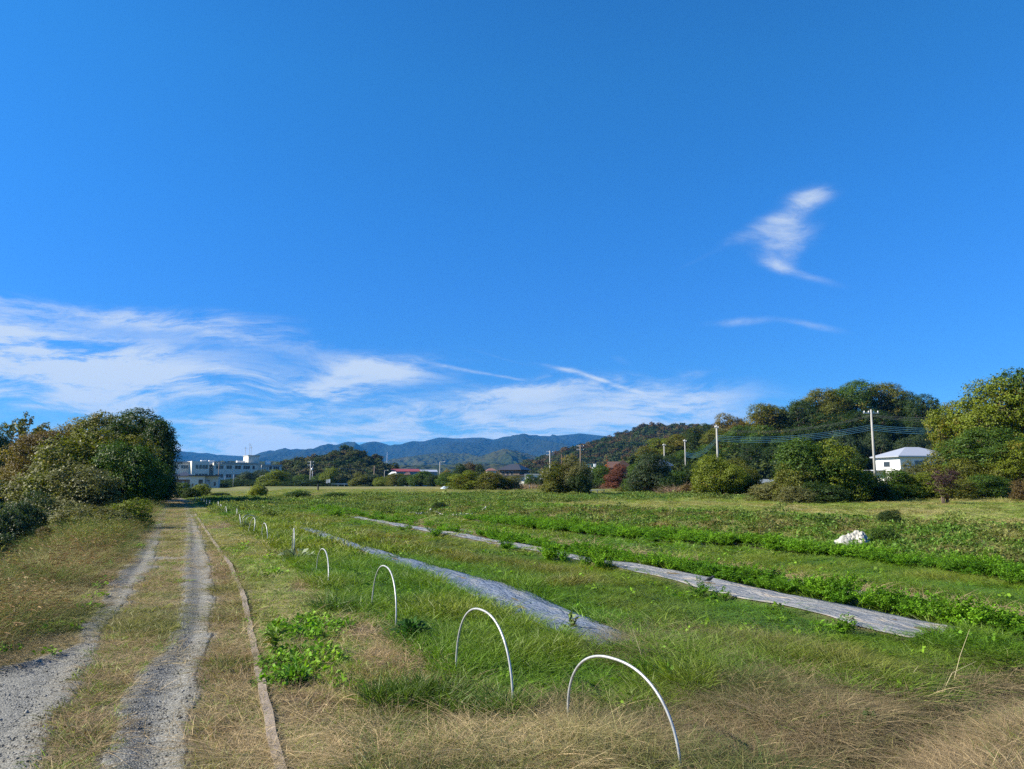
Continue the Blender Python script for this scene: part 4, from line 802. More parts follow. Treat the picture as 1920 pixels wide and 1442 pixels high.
ridge('mountains', 6500, [(-700, 866), (-300, 858), (0, 858), (200, 856), (290, 855), (331, 852), (345, 850.5), (362, 854), (380, 849.5), (390, 849.5), (405, 852.5), (424, 857), (432, 854), (450, 855), (465, 855), (492, 857), (520, 853), (547, 848), (560, 849.5), (590, 842.5), (605, 845.5), (625, 848), (640, 840), (655, 836), (665, 838.5), (678, 834), (690, 832), (700, 831.5), (715, 830), (728, 834), (742, 839), (752, 838), (765, 836), (780, 829), (792, 829), (800, 826), (822, 820.5), (837, 820.5), (850, 822), (865, 822), (887, 820.5), (905, 820.5), (925, 824), (945, 821), (960, 821), (975, 819), (990, 820), (1005, 819), (1018, 818), (1030, 819), (1035, 815.5), (1042, 818), (1065, 816), (1085, 812.5), (1105, 814.5), (1135, 819.5), (1200, 828), (1350, 840), (1600, 850), (2200, 866)], 3000, 900, mtn, .55, 1300, 110, 3, jag=0)
ridge('foothill', 3300, [(640, 890), (700, 877), (720, 868), (745, 861), (765, 857), (800, 852), (825, 850), (850, 850), (880, 851), (910, 858), (960, 868), (1010, 885)], 900, 500, mtn2, .5, 300, 50, 9, jag=8)
ridge('foothill', 2700, [(820, 892), (845, 872), (870, 864), (900, 856), (930, 847), (945, 843), (955, 843), (975, 848), (1000, 854), (1030, 862), (1090, 872), (1160, 892)], 800, 400, mtn2, .5, 300, 50, 12, jag=8)
ridge('low_hill', 1500, [(300, 893), (360, 866), (420, 865), (480, 864), (540, 866), (640, 868), (700, 872), (760, 873), (820, 872), (870, 870), (930, 870), (990, 872), (1060, 878), (1150, 892)], 260, 200, mtn2, .15, 300, 30, 15, jag=5)
knm, ka, kb_, kz, kp = ridge('wooded_knoll', 420, [(500, 905), (530, 885), (560, 874), (600, 868), (630, 860), (645, 856), (665, 856), (685, 862), (705, 872), (725, 886), (745, 904)], 90, 80, mtn2, .1, 120, 30, 18)
rhm, ra, rb, rz_, rp = ridge('wooded_hill', 760, [(880, 903), (930, 898), (960, 888), (1000, 874), (1040, 861), (1080, 847), (1130, 833), (1150, 827), (1185, 814), (1210, 808), (1250, 807), (1290, 807), (1350, 810), (1450, 808), (1600, 812), (1800, 830), (2100, 860)], 330, 200, mtn2, .22, 320, 60, 21)
h2, a2_, b2_, z2_, p2_ = ridge('wooded_hill', 205, [(1130, 906), (1180, 893), (1220, 872), (1260, 858), (1320, 840), (1380, 822), (1440, 808), (1520, 790), (1600, 782), (1680, 790), (1760, 806), (1850, 815), (2000, 820), (2200, 850)], 85, 90, mtn2, .12, 220, 40, 24)
# forest carpets on the far hills: crowns read as one mass
fcl = [crown('far_crown', 400+i, 5.0, -1.5, 6.5, 9, 900, .95, twigs=6, lobe=(.35, .55))[0] for i in range(3)]
M['farleaf'] = leafy('far_leaf', 'inst', .15, .8, .1)
for m_ in fcl: m_.materials[0] = M['farleaf']
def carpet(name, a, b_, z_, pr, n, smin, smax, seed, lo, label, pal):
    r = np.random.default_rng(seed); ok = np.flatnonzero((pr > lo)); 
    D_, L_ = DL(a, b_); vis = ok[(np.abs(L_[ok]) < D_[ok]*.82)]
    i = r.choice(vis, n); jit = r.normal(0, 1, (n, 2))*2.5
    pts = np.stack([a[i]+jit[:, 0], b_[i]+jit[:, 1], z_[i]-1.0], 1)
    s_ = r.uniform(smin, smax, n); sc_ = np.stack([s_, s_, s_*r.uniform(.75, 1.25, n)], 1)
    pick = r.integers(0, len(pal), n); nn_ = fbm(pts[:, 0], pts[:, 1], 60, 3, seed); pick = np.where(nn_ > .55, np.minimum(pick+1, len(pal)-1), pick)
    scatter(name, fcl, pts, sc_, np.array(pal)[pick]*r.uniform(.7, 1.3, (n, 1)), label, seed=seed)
PAL = [(.022, .042, .012), (.028, .05, .013), (.042, .058, .016), (.062, .052, .022), (.06, .066, .02), (.085, .055, .022)]
carpet('hillside_forest', ra, rb, rz_, rp, 6500, .8, 1.35, 31, .08, 'mixed autumn forest covering the long hill behind the houses', PAL)
carpet('knoll_forest', ka, kb_, kz, kp, 900, .6, 1.0, 32, .1, 'dark mixed forest on the knoll behind the town', PAL[:5])
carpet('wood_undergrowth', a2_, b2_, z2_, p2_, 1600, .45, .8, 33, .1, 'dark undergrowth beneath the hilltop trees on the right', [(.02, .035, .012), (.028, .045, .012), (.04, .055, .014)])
def h2z(px, D):
    p = P(px, 800, D); i = np.argmin((a2_-p.x)**2+(b2_-p.y)**2); return float(z2_[i])
GW = 'trees of the wood on the right hand hill'
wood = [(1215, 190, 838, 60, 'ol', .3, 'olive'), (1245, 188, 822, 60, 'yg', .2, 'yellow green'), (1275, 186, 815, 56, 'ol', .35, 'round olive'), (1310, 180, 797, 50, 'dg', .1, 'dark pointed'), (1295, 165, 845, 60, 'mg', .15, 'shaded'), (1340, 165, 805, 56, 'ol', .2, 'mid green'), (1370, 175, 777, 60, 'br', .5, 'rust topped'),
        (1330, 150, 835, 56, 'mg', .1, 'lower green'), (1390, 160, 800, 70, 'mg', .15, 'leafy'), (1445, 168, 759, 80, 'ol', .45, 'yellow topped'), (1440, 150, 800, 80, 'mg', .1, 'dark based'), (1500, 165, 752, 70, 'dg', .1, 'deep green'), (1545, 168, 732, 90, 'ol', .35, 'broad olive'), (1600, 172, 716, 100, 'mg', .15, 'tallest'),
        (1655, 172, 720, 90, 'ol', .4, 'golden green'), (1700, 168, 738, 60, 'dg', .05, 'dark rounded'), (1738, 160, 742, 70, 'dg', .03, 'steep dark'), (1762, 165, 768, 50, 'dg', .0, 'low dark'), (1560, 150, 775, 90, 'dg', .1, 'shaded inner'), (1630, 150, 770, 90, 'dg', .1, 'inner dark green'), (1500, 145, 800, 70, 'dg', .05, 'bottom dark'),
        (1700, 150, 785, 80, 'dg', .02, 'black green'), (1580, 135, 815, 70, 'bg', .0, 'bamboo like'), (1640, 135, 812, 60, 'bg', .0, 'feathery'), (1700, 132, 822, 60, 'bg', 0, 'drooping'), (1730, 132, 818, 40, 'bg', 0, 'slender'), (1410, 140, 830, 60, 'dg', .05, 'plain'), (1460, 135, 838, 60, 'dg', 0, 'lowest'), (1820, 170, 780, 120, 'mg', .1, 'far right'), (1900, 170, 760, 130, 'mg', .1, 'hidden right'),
        (1185, 195, 858, 50, 'yg', .2, 'small yellow green'), (1255, 160, 855, 50, 'dg', .1, 'low shaded'), (1180, 180, 872, 40, 'mg', .1, 'leftmost small')]
posn = ['at the left foot of the wood', 'above the grey gable', 'behind the thin pale poles', 'at the top of the ridge left of the tall pole', 'in the middle of the wood', 'above the yellow green bush', 'on the skyline left of the highest crown', 'below the rust topped crown', 'behind the cables',
        'on the skyline above the cables', 'below the cables', 'beside the highest crowns', 'left of the highest crown', 'on top of the wood', 'right of the highest crown', 'above the white house roof line', 'on the right shoulder of the wood', 'where the wood meets the sky at right', 'under the highest crowns', 'left of the leaning pole top', 'above the large bright bush',
        'above the white house', 'left of the leaning pole', 'between the leaning pole and the white house', 'directly behind the white house roof', 'right behind the white house', 'above the concrete wall', 'left of the large bright bush', 'behind the large right hand trees', 'far right behind the tallest right hand tree', 'above the brown gable', 'behind the third pale pole', 'left of the wood by the brown gable']
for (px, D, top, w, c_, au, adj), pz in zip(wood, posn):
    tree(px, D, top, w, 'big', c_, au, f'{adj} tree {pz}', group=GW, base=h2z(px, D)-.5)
# ---------------------------------------------------------------- tunnel hoops
GH = 'metal tunnel hoops standing in a line beside the track'
def hoop(f1, f2, ap, label, rad=.0088, parts=False):
    f1, f2, ap = Vector(f1), Vector(f2), Vector(ap); mid = (f1+f2)/2; pts = []
    for i in range(49):
        a = math.pi*i/48; c_, s_ = math.cos(a), math.sin(a)
        pts.append(mid+(f1-mid)*(math.copysign(abs(c_)**.86, c_))+(ap-mid)*(s_**.86)-mid*0)
    pts = [pts[0]-Vector((0, 0, .12))]+pts+[pts[-1]-Vector((0, 0, .12))]
    o = MB().tube([p-mid for p in pts], rad, 10).build('hoop', M['galv'], None, True); o.location = mid; tag(o, label, 'hoop', GH)
hps = [((1277, 1450), (1066, 1352), (1150, 1235), 'nearest and largest galvanised hoop, its right leg leaving the bottom of the frame'),
       ((962, 1330), (855, 1268), (904, 1144), 'second hoop from the front, standing where the straw meets the grass'),
       ((742, 1176), (697, 1138), (723, 1062), 'third hoop from the front, below the start of the dark leafy weed'),
       ((615, 1102), (593, 1072), (607, 1030), 'fourth hoop from the front, by the strip of bare straw')]
for a, b_, c_, lb in hps:
    g1, g2 = G(*a), G(*b_); g1.z = hz(*g1.xy); g2.z = hz(*g2.xy)
    D_ = (DL(*g1.xy)[0]+DL(*g2.xy)[0])/2; hoop(g1, g2, P(c_[0], c_[1], D_), lb)
far_h = [((551, 1038), (551, 991), 'fifth hoop from the front, seen edge on before the end of the bluish sheet', .45), ((502, 1014), (496, 981), 'sixth hoop, its top bent towards the track', .4), ((475, 1002), (476, 971), 'straight looking seventh hoop just before the leaning loops', .4),
         ((452, 986), (449, 965), 'thin hoop in front of the two leaning loops', .5), ((444, 973), (444, 954), 'ninth hoop beside the vines', .5), ((425, 966), (423, 950), 'tenth hoop, brighter and thicker', .5), ((415, 961), (414, 946), 'eleventh hoop from the front', .5), ((409, 955), (409, 941), 'twelfth hoop, thin and just visible', .5),
         ((393, 950), (393, 939), 'hoop left of the thin twelfth one', .5), ((387, 947), (387, 938), 'far hoop near the track end, fourteenth in the line', .5), ((382, 945), (382, 936), 'far hoop near the track end, fifteenth in the line', .5), ((376, 943), (377, 934), 'pale short hoop near the track end, sixteenth', .5), ((371, 941), (371, 933), 'pale short hoop, seventeenth, beside the shade of the bushes', .5), ((366, 940), (366, 932), 'farthest pale hoop in the line', .5)]
for i, ((bx, by), (tx, ty), lb, hw) in enumerate(far_h):
    g = G(bx, by); g.z = hz(*g.xy); D_ = DL(*g.xy)[0]
    dv = Vector((g.x, g.y, 0)).normalized(); sd_ = Vector((dv.y, -dv.x, 0)); ax = P(tx, ty, D_+hw*.9); hoop(g, g+dv*hw*2+sd_*(-.04 if i in (0, 3, 4) else -.16 if i < 3 else -.08), ax, lb, .011 if i < 6 else .016)
for j, (bx, tx, ty) in enumerate([(455, 466, 965), (459, 472, 967)]):
    g = G(bx, 987); D_ = DL(*g.xy)[0]; g2 = G(bx+28, 984); hoop((g.x, g.y, 0), (g2.x, g2.y, 0), P(tx, ty, D_), ['left', 'right'][j]+' of two loops leaning over into the vines', .008)
# ---------------------------------------------------------------- poles and cables
def pole(px, top, D, label, cat='utility pole', nm='utility_pole', mt='concrete', r=.16, arms=1, armdir=0.0, extra=None, group='utility poles', base=None):
    p = P(px, top, D); gz = (hz(p.x, p.y) if base is None else base); H = p.z-gz
    rt = empty(nm, (p.x, p.y, gz), -PSI+armdir)
    MB().tube([(0, 0, -.5), (0, 0, H)], [r, r*.62], 12).build('shaft', M[mt], rt, True)
    for k in range(arms):
        z = H-.45-k*.9; MB().box((0, .0, z), (1.8, .09, .09)).build('crossarm', M['metalroof'], rt)
        for x in (-.8, -.3, .3, .8): MB().tube([(x, 0, z+.09), (x, 0, z+.15), (x, 0, z+.3)], [.05, .07, .045], 8).build('insulator', M['white'], rt, True)
    if extra == 'transformer': MB().tube([(.42, 0, H-3), (.42, 0, H-2.1)], .28, 12).build('transformer', M['metalroof'], rt, True)
    if extra == 'lamp':
        MB().tube([(0, 0, H-.3), (.5, 0, H+.05), (1.0, 0, H+.1)], .04, 8).build('lamp_arm', M['galv'], rt, True); MB().box((1.15, 0, H+.04), (.5, .2, .12), 0, .8).build('lamp_head', M['white'], rt)
    tag(rt, label, cat, group); return rt, p
pA = pole(1633, 768, 85, 'tall pale concrete pole left of the white house, carrying the blue cables', arms=1, r=.17)
pB = pole(1343.5, 797, 110, 'bare white concrete pole at the left end of the blue cable span', arms=1, r=.2, armdir=1.0)
pC = pole(1284, 824, 150, 'slim white pole right of the grey gable', arms=1, r=.17, armdir=1.0); pD = pole(1245, 832, 170, 'slim pale pole in front of the grey gable', r=.2, armdir=1.0)
pole(1088, 834, 185, 'brown wooden looking pole with crossarm right of the overgrown bush', mt='timber', r=.2, arms=2); pole(1031, 845, 210, 'pale pole with wide crossarm left of the overgrown bush', arms=2, r=.24)
pole(583, 864, 215, 'left one of the twin poles by the guard rail, with a transformer', extra='transformer', arms=2, r=.2); pole(586.5, 875, 222, 'shorter right one of the twin poles by the guard rail', arms=0, r=.16, mt='grey')
pole(702, 873, 290, 'brownish pole in front of the dark knoll trees', arms=0, r=.24, mt='timber'); pole(825, 866, 195, 'tall grey lamp post standing alone left of the yellow tree', 'street lamp', 'street_lamp', extra='lamp', arms=0, r=.15, group='street lamps')
pole(721, 882, 260, 'short lamp post before the red roofed block', 'street lamp', 'street_lamp', extra='lamp', arms=0, r=.12, group='street lamps'); pole(488, 892, 190, 'short grey lamp post behind the vine covered frame', 'street lamp', 'street_lamp', extra='lamp', arms=0, r=.11, group='street lamps')
pole(411, 867, 250, 'thin dark pole against the school facade', arms=1, r=.16, mt='timber'); pole(438, 890, 185, 'thin grey post right of the cream house', 'post', 'post', arms=0, r=.06, mt='grey', group='posts'); pole(422, 893, 210, 'second thin post right of the cream house', 'post', 'post', arms=0, r=.06, mt='grey', group='posts')
pole(1053, 852, 260, 'thin rusty post rising behind the overgrown bush', 'post', 'post', arms=0, r=.14, mt='brick', group='posts'); pole(1071, 850, 262, 'thin rusty post right of its twin behind the overgrown bush', 'post', 'post', arms=0, r=.14, mt='brick', group='posts')
pole(1107, 872, 230, 'brown post with a small arm beside the carport', 'post', 'post', arms=0, r=.16, mt='timber', group='posts')
def cable(a, b_, sag, r, m_, label, grp, n=28):
    a, b_ = Vector(a), Vector(b_); pts = [a.lerp(b_, i/n)-Vector((0, 0, sag*4*(i/n)*(1-i/n))) for i in range(n+1)]
    o = MB().tube(pts, r, 6).build('cable', M[m_], None, True); tag(o, label, 'cable', grp)
ordn = ['lowest', 'second lowest', 'second highest', 'highest']
for k in range(4):
    dy = -k*3.2
    cable(P(1344, 826+dy*1.0, 110), P(1634, 806+dy, 85), .75, .014, 'cable', f'{ordn[k]} blue green cable between the bare white pole and the tall concrete pole', 'blue green cables')
    cable(P(1634, 806+dy, 85), P(1810, 812+dy*1.2, 72), .25, .013, 'cable', f'{ordn[k]} blue green cable running right from the tall concrete pole', 'blue green cables')
    cable(P(1284, 855+dy*.8, 150), P(1344, 828+dy, 110), 1.2, .022, 'cable', f'{ordn[k]} sagging blue cable left of the bare white pole', 'blue green cables')
for k in range(3):
    cable(P(1633, 777+k*1.5, 85), P(1830, 779+k*6, 70), .3, .009, 'wire', f'{["top", "middle", "bottom"][k]} thin black wire over the white house', 'thin black wires')
    cable(P(1343, 802+k*1.5, 110), P(1633, 777+k*1.5, 85), 1.1, .008, 'wire', f'{["top", "middle", "bottom"][k]} thin wire high above the blue cable span', 'thin black wires')
cable(P(583, 868, 215), P(702, 878, 290), 1.0, .05, 'wire', 'thin dark wire from the twin poles towards the knoll', 'thin black wires'); cable(P(540, 890, 240), P(583, 872, 215), .6, .05, 'wire', 'dark wire reaching the twin poles from the left', 'thin black wires')
# steel lattice tower on the foothill
tp = P(726, 848, 2900); bt = P(726, 869, 2900); m = MB(); H = tp.z-bt.z+8
for sx, sy in ((-1, -1), (1, -1), (1, 1), (-1, 1)): m.tube([(sx*3.2, sy*3.2, 0), (sx*.6, sy*.6, H)], .5, 5)
for k in range(7):
    z0, z1 = H*k/7, H*(k+1)/7; w0, w1 = 3.2-2.6*k/7, 3.2-2.6*(k+1)/7
    for s_ in (-1, 1): m.tube([(-w0, s_*w0, z0), (w1, s_*w1, z1)], .3, 4); m.tube([(w0, s_*w0, z0), (-w1, s_*w1, z1)], .3, 4)
for z in (.72, .84, .95): m.tube([(-5, 0, H*z), (5, 0, H*z)], .35, 4)
o = m.build('lattice_tower', M['galv']); o.location = (bt.x, bt.y, bt.z-8); tag(o, 'tiny pale lattice tower standing before the blue mountains', 'tower')
# ---------------------------------------------------------------- buildings
class Site:
    """a wall line: origin at pixel column px0 at distance D, running to the right with D growing by slope per metre"""
    def __init__(s, name, label, cat, px0, D, ang, z0, group=None):
        p = P(px0, 900, D); s.o = Vector((p.x, p.y, 0)); a = math.radians(ang); s.e = RV*math.cos(a)+FH*math.sin(a); s.n = RV*math.sin(a)-FH*math.cos(a)
        s.rot = math.atan2(s.e.y, s.e.x); s.rt = empty(name, (s.o.x, s.o.y, z0), s.rot); s.z0 = z0; tag(s.rt, label, cat, group)
    def t(s, px):                          # distance along the wall at a photo column
        r_ = ray(px, 900); r2 = Vector((r_.x, r_.y)); e = s.e; o = s.o
        det = e.x*(-r2.y)+r2.x*e.y; return (o.x*r2.y-o.y*r2.x)/(-e.x*r2.y+e.y*r2.x)
    def z(s, px, py):
        t_ = s.t(px); q = s.o+s.e*t_; D_ = q.dot(FH); return P(px, py, D_).z-s.z0
    def box(s, nm, mt, x0, x1, y0, y1, z0, z1, parent=None):   # y: 0 wall plane, negative = towards the camera
        return MB().box(((x0+x1)/2, (y0+y1)/2, z0), (x1-x0, y1-y0, z1-z0)).build(nm, M[mt], parent or s.rt)
    def win(s, x0, x1, z0, z1, y=0, frame='white'):
        w_ = s.box('window', frame, x0, x1, y-.05, y+.1, z0, z1); m = MB(); n = max(1, round((x1-x0)/1.1)); g = (x1-x0)/n
        for k in range(n): m.box((x0+g*(k+.5), y-.055, z0+.07), (g-.1, .03, z1-z0-.14))
        m.build('pane', M['glass'], w_)
# school
sc_ = Site('school_building', 'long three storey pale school building with rooftop penthouse behind the cream house', 'building', 300, 318, 34, -1.9)
def zz3(px, py): return sc_.z(px, py)
H1 = sc_.z(330, 865.5); t = sc_.t
sc_.box('wall', 'cream', t(285), t(358), 4.5, 15, 0, H1); sc_.box('wall', 'cream', t(358), t(391), 0, 15, 0, H1+.35); sc_.box('wall', 'cream', t(391), t(401), 7.0, 15, 0, H1)
sc_.box('wall', 'cream', t(401), t(489), 2.0, 15, 0, H1-.2); sc_.box('wall', 'cream', t(489)+.01, t(527), 0.0, 13, 0, H1-1.0)
sc_.box('parapet', 'concrete', t(285), t(358), 4.2, 4.5, H1-.7, H1+.15); sc_.box('parapet', 'concrete', t(401), t(489), 1.7, 2.0, H1-.9, H1+.05); sc_.box('parapet', 'concrete', t(489)+.02, t(527)+.3, -.3, -.003, H1-1.7, H1-.8)
pz = H1-.2; sc_.box('penthouse', 'cream', t(467), t(489)-.2, 3, 12, pz, pz+3.4); sc_.box('penthouse_roof', 'concrete', t(467)-.3, t(489), 2.7, 12.3, pz+3.4, pz+3.7)
for px, h_ in ((466, 5.5), (474, 8), (477, 6)): 
    m = MB().tube([(t(px), 8, pz+3.7), (t(px), 8, pz+3.7+h_*.75)], .09, 5); m.tube([(t(px)-.7, 8, pz+3.7+h_*.62), (t(px)+.7, 8, pz+3.7+h_*.62)], .07, 4); m.build('antenna', M['galv'], sc_.rt)
for px in (380, 395, 448, 455, 503): sc_.box('rooftop_unit', 'white', t(px), t(px)+2.2, 5, 7, H1-1.1, H1+.9)
fl = (H1-.3)/3
for k in range(3):
    zb = .9+k*fl
    for a, b_ in ((300, 318), (320, 337), (340, 357)): sc_.win(t(a)+.3, t(b_)-.3, zb+.3, zb+2.0, 4.5)
    for a in (368, 374.5, 380.5, 386): sc_.win(t(a)-.6, t(a)+.6, zb+.2, zb+2.1, 0)
    for a, b_ in ((404, 421), (424, 437), (440, 454), (456, 471), (473, 480)): sc_.win(t(a)+.3, t(b_)-.3, zb+.25, zb+1.95, 2.0)
    for a, b_ in ((490.5, 493), (494.5, 497), (499, 501.5), (503, 509), (511, 523)): sc_.win(t(a)+.1, t(b_)-.1, zb+.0, zb+1.55, 0)
for a in (402.5, 422.5, 438.5, 455): sc_.box('downpipe', 'white', t(a)-.1, t(a)+.1, 1.8, 1.95, 0, H1-1)
# simple gabled or hipped roof, local coordinates
def roof(site, mt, x0, x1, y0, y1, z, h, hip=0.0, ov=.5, nm='roof', axis='x'):
    x0 -= ov; x1 += ov; y0 -= ov; y1 += ov
    if axis == 'x': r0, r1 = (x0+hip, (y0+y1)/2), (x1-hip, (y0+y1)/2)
    else: r0, r1 = ((x0+x1)/2, y0+hip), ((x0+x1)/2, y1-hip)
    m = MB(); th = .14
    v = [(x0, y0, z), (x1, y0, z), (x1, y1, z), (x0, y1, z), (*r0, z+h), (*r1, z+h)]
    v2 = [(a, b_, c_+th) for a, b_, c_ in v]
    if axis == 'x': f = [(0, 1, 5, 4), (1, 2, 5), (2, 3, 4, 5), (3, 0, 4)]
    else: f = [(0, 1, 4), (1, 2, 5, 4), (2, 3, 5), (3, 0, 4, 5)]
    m.poly(v2, f+[(0, 3, 2, 1)]); m.poly([(a, b_, c_-.001) for a, b_, c_ in v[:4]]+v2[:4], [(0, 1, 5, 4), (1, 2, 6, 5), (2, 3, 7, 6), (3, 0, 4, 7)])
    return m.build(nm, M[mt], site.rt)
# cream house in front of the school, with shed and neighbour roof
s = Site('cream_house', 'cream two storey house with flat dark roof edge, in front of the school', 'house', 354, 196, 18, -1.0); t = s.t; h = s.z(380, 893)
s.box('wall', 'cream', t(354), t(384), 0, 8, 0, h); s.box('wall', 'cream', t(384)+.01, t(409), 1.2, 8, 0, h-.003); s.box('roof', 'dark', t(353), t(410), -.5, 8.5, h, h+.3)
s.win(t(372), t(381), h-2.1, h-.8); s.win(t(388), t(393), h-2.0, h-.9, 1.2); s.win(t(400), t(405), h-2.6, h-1.4, 1.2); s.box('balcony', 'grey', t(384)+.1, t(392), .2, 1.2, h*.42, h*.42+.9); s.box('door', 'timber', t(360), t(363), -.04, .05, .1, 2.0); s.win(t(366), t(371), .9, 1.9)
s = Site('tiled_house', 'dark tiled roof house peeping left of the cream house', 'house', 330, 210, 18, -1.5); t = s.t; h = s.z(345, 893)
s.box('wall', 'cream', t(330), t(356), 0, 7, 0, h); roof(s, 'dark', t(330), t(356), 0, 7, h, 1.1, 2); s.win(t(340), t(345), h-1.8, h-.7)
s = Site('shed', 'small brown shed with pale flat roof beside the cream house', 'shed', 331, 120, 10, 0); t = s.t; h = s.z(340, 899)
s.box('wall', 'timber', t(331), t(349), 0, 2.5, 0, h); s.box('roof', 'white', t(330), t(350), -.3, 2.8, h, h+.14); s.box('door', 'grey', t(341), t(346), -.04, .02, .05, h-.25)
s = Site('red_machine', 'red farm machine parked in the shade at the end of the track', 'farm machine', 305, 118, 10, 0); t = s.t
s.box('body', 'red', t(305), t(313), 0, 1.6, .45, 1.15); s.box('cab', 'white', t(306), t(310), .1, 1.5, 1.15, 1.75)
for x in (t(306.5), t(311.5)): MB().tube([(x, -.12, .33), (x, .15, .33)], .33, 16).build('wheel', M['black'], s.rt, True)
# town blocks
s = Site('red_roofed_block', 'long low block with a dark red roof left of the tall street lamp', 'building', 731, 400, 12, -2); t = s.t; h = s.z(760, 884.5)
s.box('wall', 'grey', t(732), t(788), 0, 14, 0, h); roof(s, 'redroof', t(732), t(788), 0, 14, h, 1.5, 1.0)
for a in range(736, 786, 6): s.win(t(a), t(a+3.5), h-2.2, h-.8)
s = Site('grey_block', 'tall pale grey block behind the left end of the red roof', 'building', 717, 470, 12, -2); t = s.t; h = s.z(725, 874.5)
s.box('wall', 'grey', t(717), t(736), 0, 12, 0, h); s.box('roof', 'concrete', t(716.5), t(736.5), -.3, 12.3, h, h+.4); s.win(t(720), t(723), h-3, h-1.5); s.win(t(728), t(731), h-3, h-1.5)
s = Site('warehouse', 'long grey low roofed building right of the red roof', 'building', 789, 410, 12, -2); t = s.t; h = s.z(805, 885)
s.box('wall', 'concrete', t(789), t(819), 0, 12, 0, h); roof(s, 'metalroof', t(789), t(819), 0, 12, h, 1.2, 0); s.win(t(795), t(800), h-2, h-1); s.win(t(807), t(812), h-2, h-1)
for px, w, tt, lb in ((736, 12, 887, 'small white house with curved roof below the red roof, left one'), (763, 10, 888, 'small white house below the red roof, right one')):
    s = Site('small_house', lb, 'house', px-w/2, 330, 0, -2, 'small houses below the red roof'); t = s.t; h = s.z(px, tt+3); s.box('wall', 'cream', t(px-w/2), t(px+w/2), 0, 6, 0, h); roof(s, 'white' if px < 750 else 'brownroof', t(px-w/2), t(px+w/2), 0, 6, h, 1.2, 1); s.win(t(px-2), t(px+2), h-1.5, h-.6)
s = Site('pale_house', 'small cream house with pinkish roof left of the black tiled house', 'house', 915, 300, 8, -2); t = s.t; h = s.z(922, 883)
s.box('wall', 'cream', t(915), t(930), 0, 8, 0, h); roof(s, 'brick', t(915), t(930), 0, 8, h, 1.0, 1.5); s.win(t(918), t(921), h-1.8, h-.7); s.win(t(924), t(927), h-1.8, h-.7)
# black tiled house
s = Site('black_tiled_house', 'two storey house with black tiled hip roofs in the middle distance', 'house', 935, 225, -22, -1.6); t = s.t; h = s.z(950, 881.5); h1 = s.z(950, 893)
s.box('wall', 'cream', t(933), t(984), -.6, 9, 0, h1); roof(s, 'dark', t(935), t(984), -1, 9, h1, .9, 1.2, .7, 'lower_roof')
s.box('upper_wall', 'timber', t(936), t(973), .4, 8, h1+.2, h); roof(s, 'dark', t(936), t(973), .4, 8, h, 1.75, 2.6, .8, 'upper_roof')
for a in (940, 948, 956): s.win(t(a), t(a+5), h-1.7, h-.5, .4)
s.win(t(945), t(953), .6, 2.0, -.6); s.win(t(962), t(968), .6, 1.8, -.6)
s = Site('low_white_building', 'long low white building with a chimney right of the black tiled house', 'building', 984, 200, -6, -1.4); t = s.t; h = s.z(1000, 890)
s.box('wall', 'white', t(984), t(1016), 0, 6, 0, h); s.box('roof', 'metalroof', t(983), t(1017), -.3, 6.3, h, h+.2); s.box('chimney', 'white', t(1016), t(1019), 0, 1, 0, h+.9); s.win(t(990), t(996), h-1.5, h-.6); s.win(t(1002), t(1008), h-1.5, h-.6)
for k in range(3): s.box('roof_vent', 'white', t(1020+k*3), t(1021.4+k*3), 1, 2, 0, h+1.1)
# carport, far white block and net frames
s = Site('carport', 'low black roofed carport on thin posts right of the overgrown bush', 'carport', 1108, 125, 0, 0.0); t = s.t; h = s.z(1120, 896)
s.box('roof', 'dark', t(1107), t(1137), -1, 3, h, h+.22)
for x in (t(1109), t(1122), t(1135)):
    for y in (-.8, 2.8): s.box('post', 'grey', x-.05, x+.05, y-.05, y+.05, 0, h)
s = Site('white_block', 'small white block with rooftop tank high on the slope behind the carport', 'building', 1112, 420, 0, -2); t = s.t; h = s.z(1118, 876)
s.box('wall', 'white', t(1112), t(1124), 0, 8, 0, h); s.box('tank', 'white', t(1115), t(1119), 2, 5, h, h+2); s.win(t(1115), t(1120), h-1.6, h-.6)
s = Site('net_frame', 'teal net frame with thin posts beside the small white block', 'net frame', 1092, 380, 0, -2); t = s.t; h = s.z(1100, 870)
for a in range(1092, 1116, 3): s.box('post', 'net', t(a)-.09, t(a)+.09, -.09, .09, 0, h)
for k in (1, .9, .8): s.box('rail', 'net', t(1092), t(1114), -.12, -.1, h*k-.1, h*k)
# brown gabled brick house
s = Site('brown_gabled_house', 'brick house with brown gabled roof behind the red leaved tree', 'house', 1168, 150, -6, 0.2); t = s.t; h = s.z(1168, 876)
w_ = t(1182)-t(1156); s.box('wall', 'brick', t(1156)+.2, t(1182)-.2, 0, 6, 0, h); roof(s, 'brownroof', t(1156), t(1182), 0, 6, h, 1.35, 0, .4, axis='y')
MB().prism([(t(1156)+.2, .02, h), (t(1182)-.2, .02, h), ((t(1156)+t(1182))/2, .02, h+1.25)], (0, .2, 0)).build('gable', M['brick'], s.rt)
s.box('wing', 'brick', t(1142), t(1157), 1.5, 5.5, 0, h-.2); roof(s, 'brownroof', t(1142), t(1164), 1.5, 5.5, h-.2, 1.3, 0, .3, 'wing_roof'); s.win(t(1165), t(1172), h-2.2, h-1.0); s.win(t(1144), t(1148), h-2.2, h-1.1, 1.5)
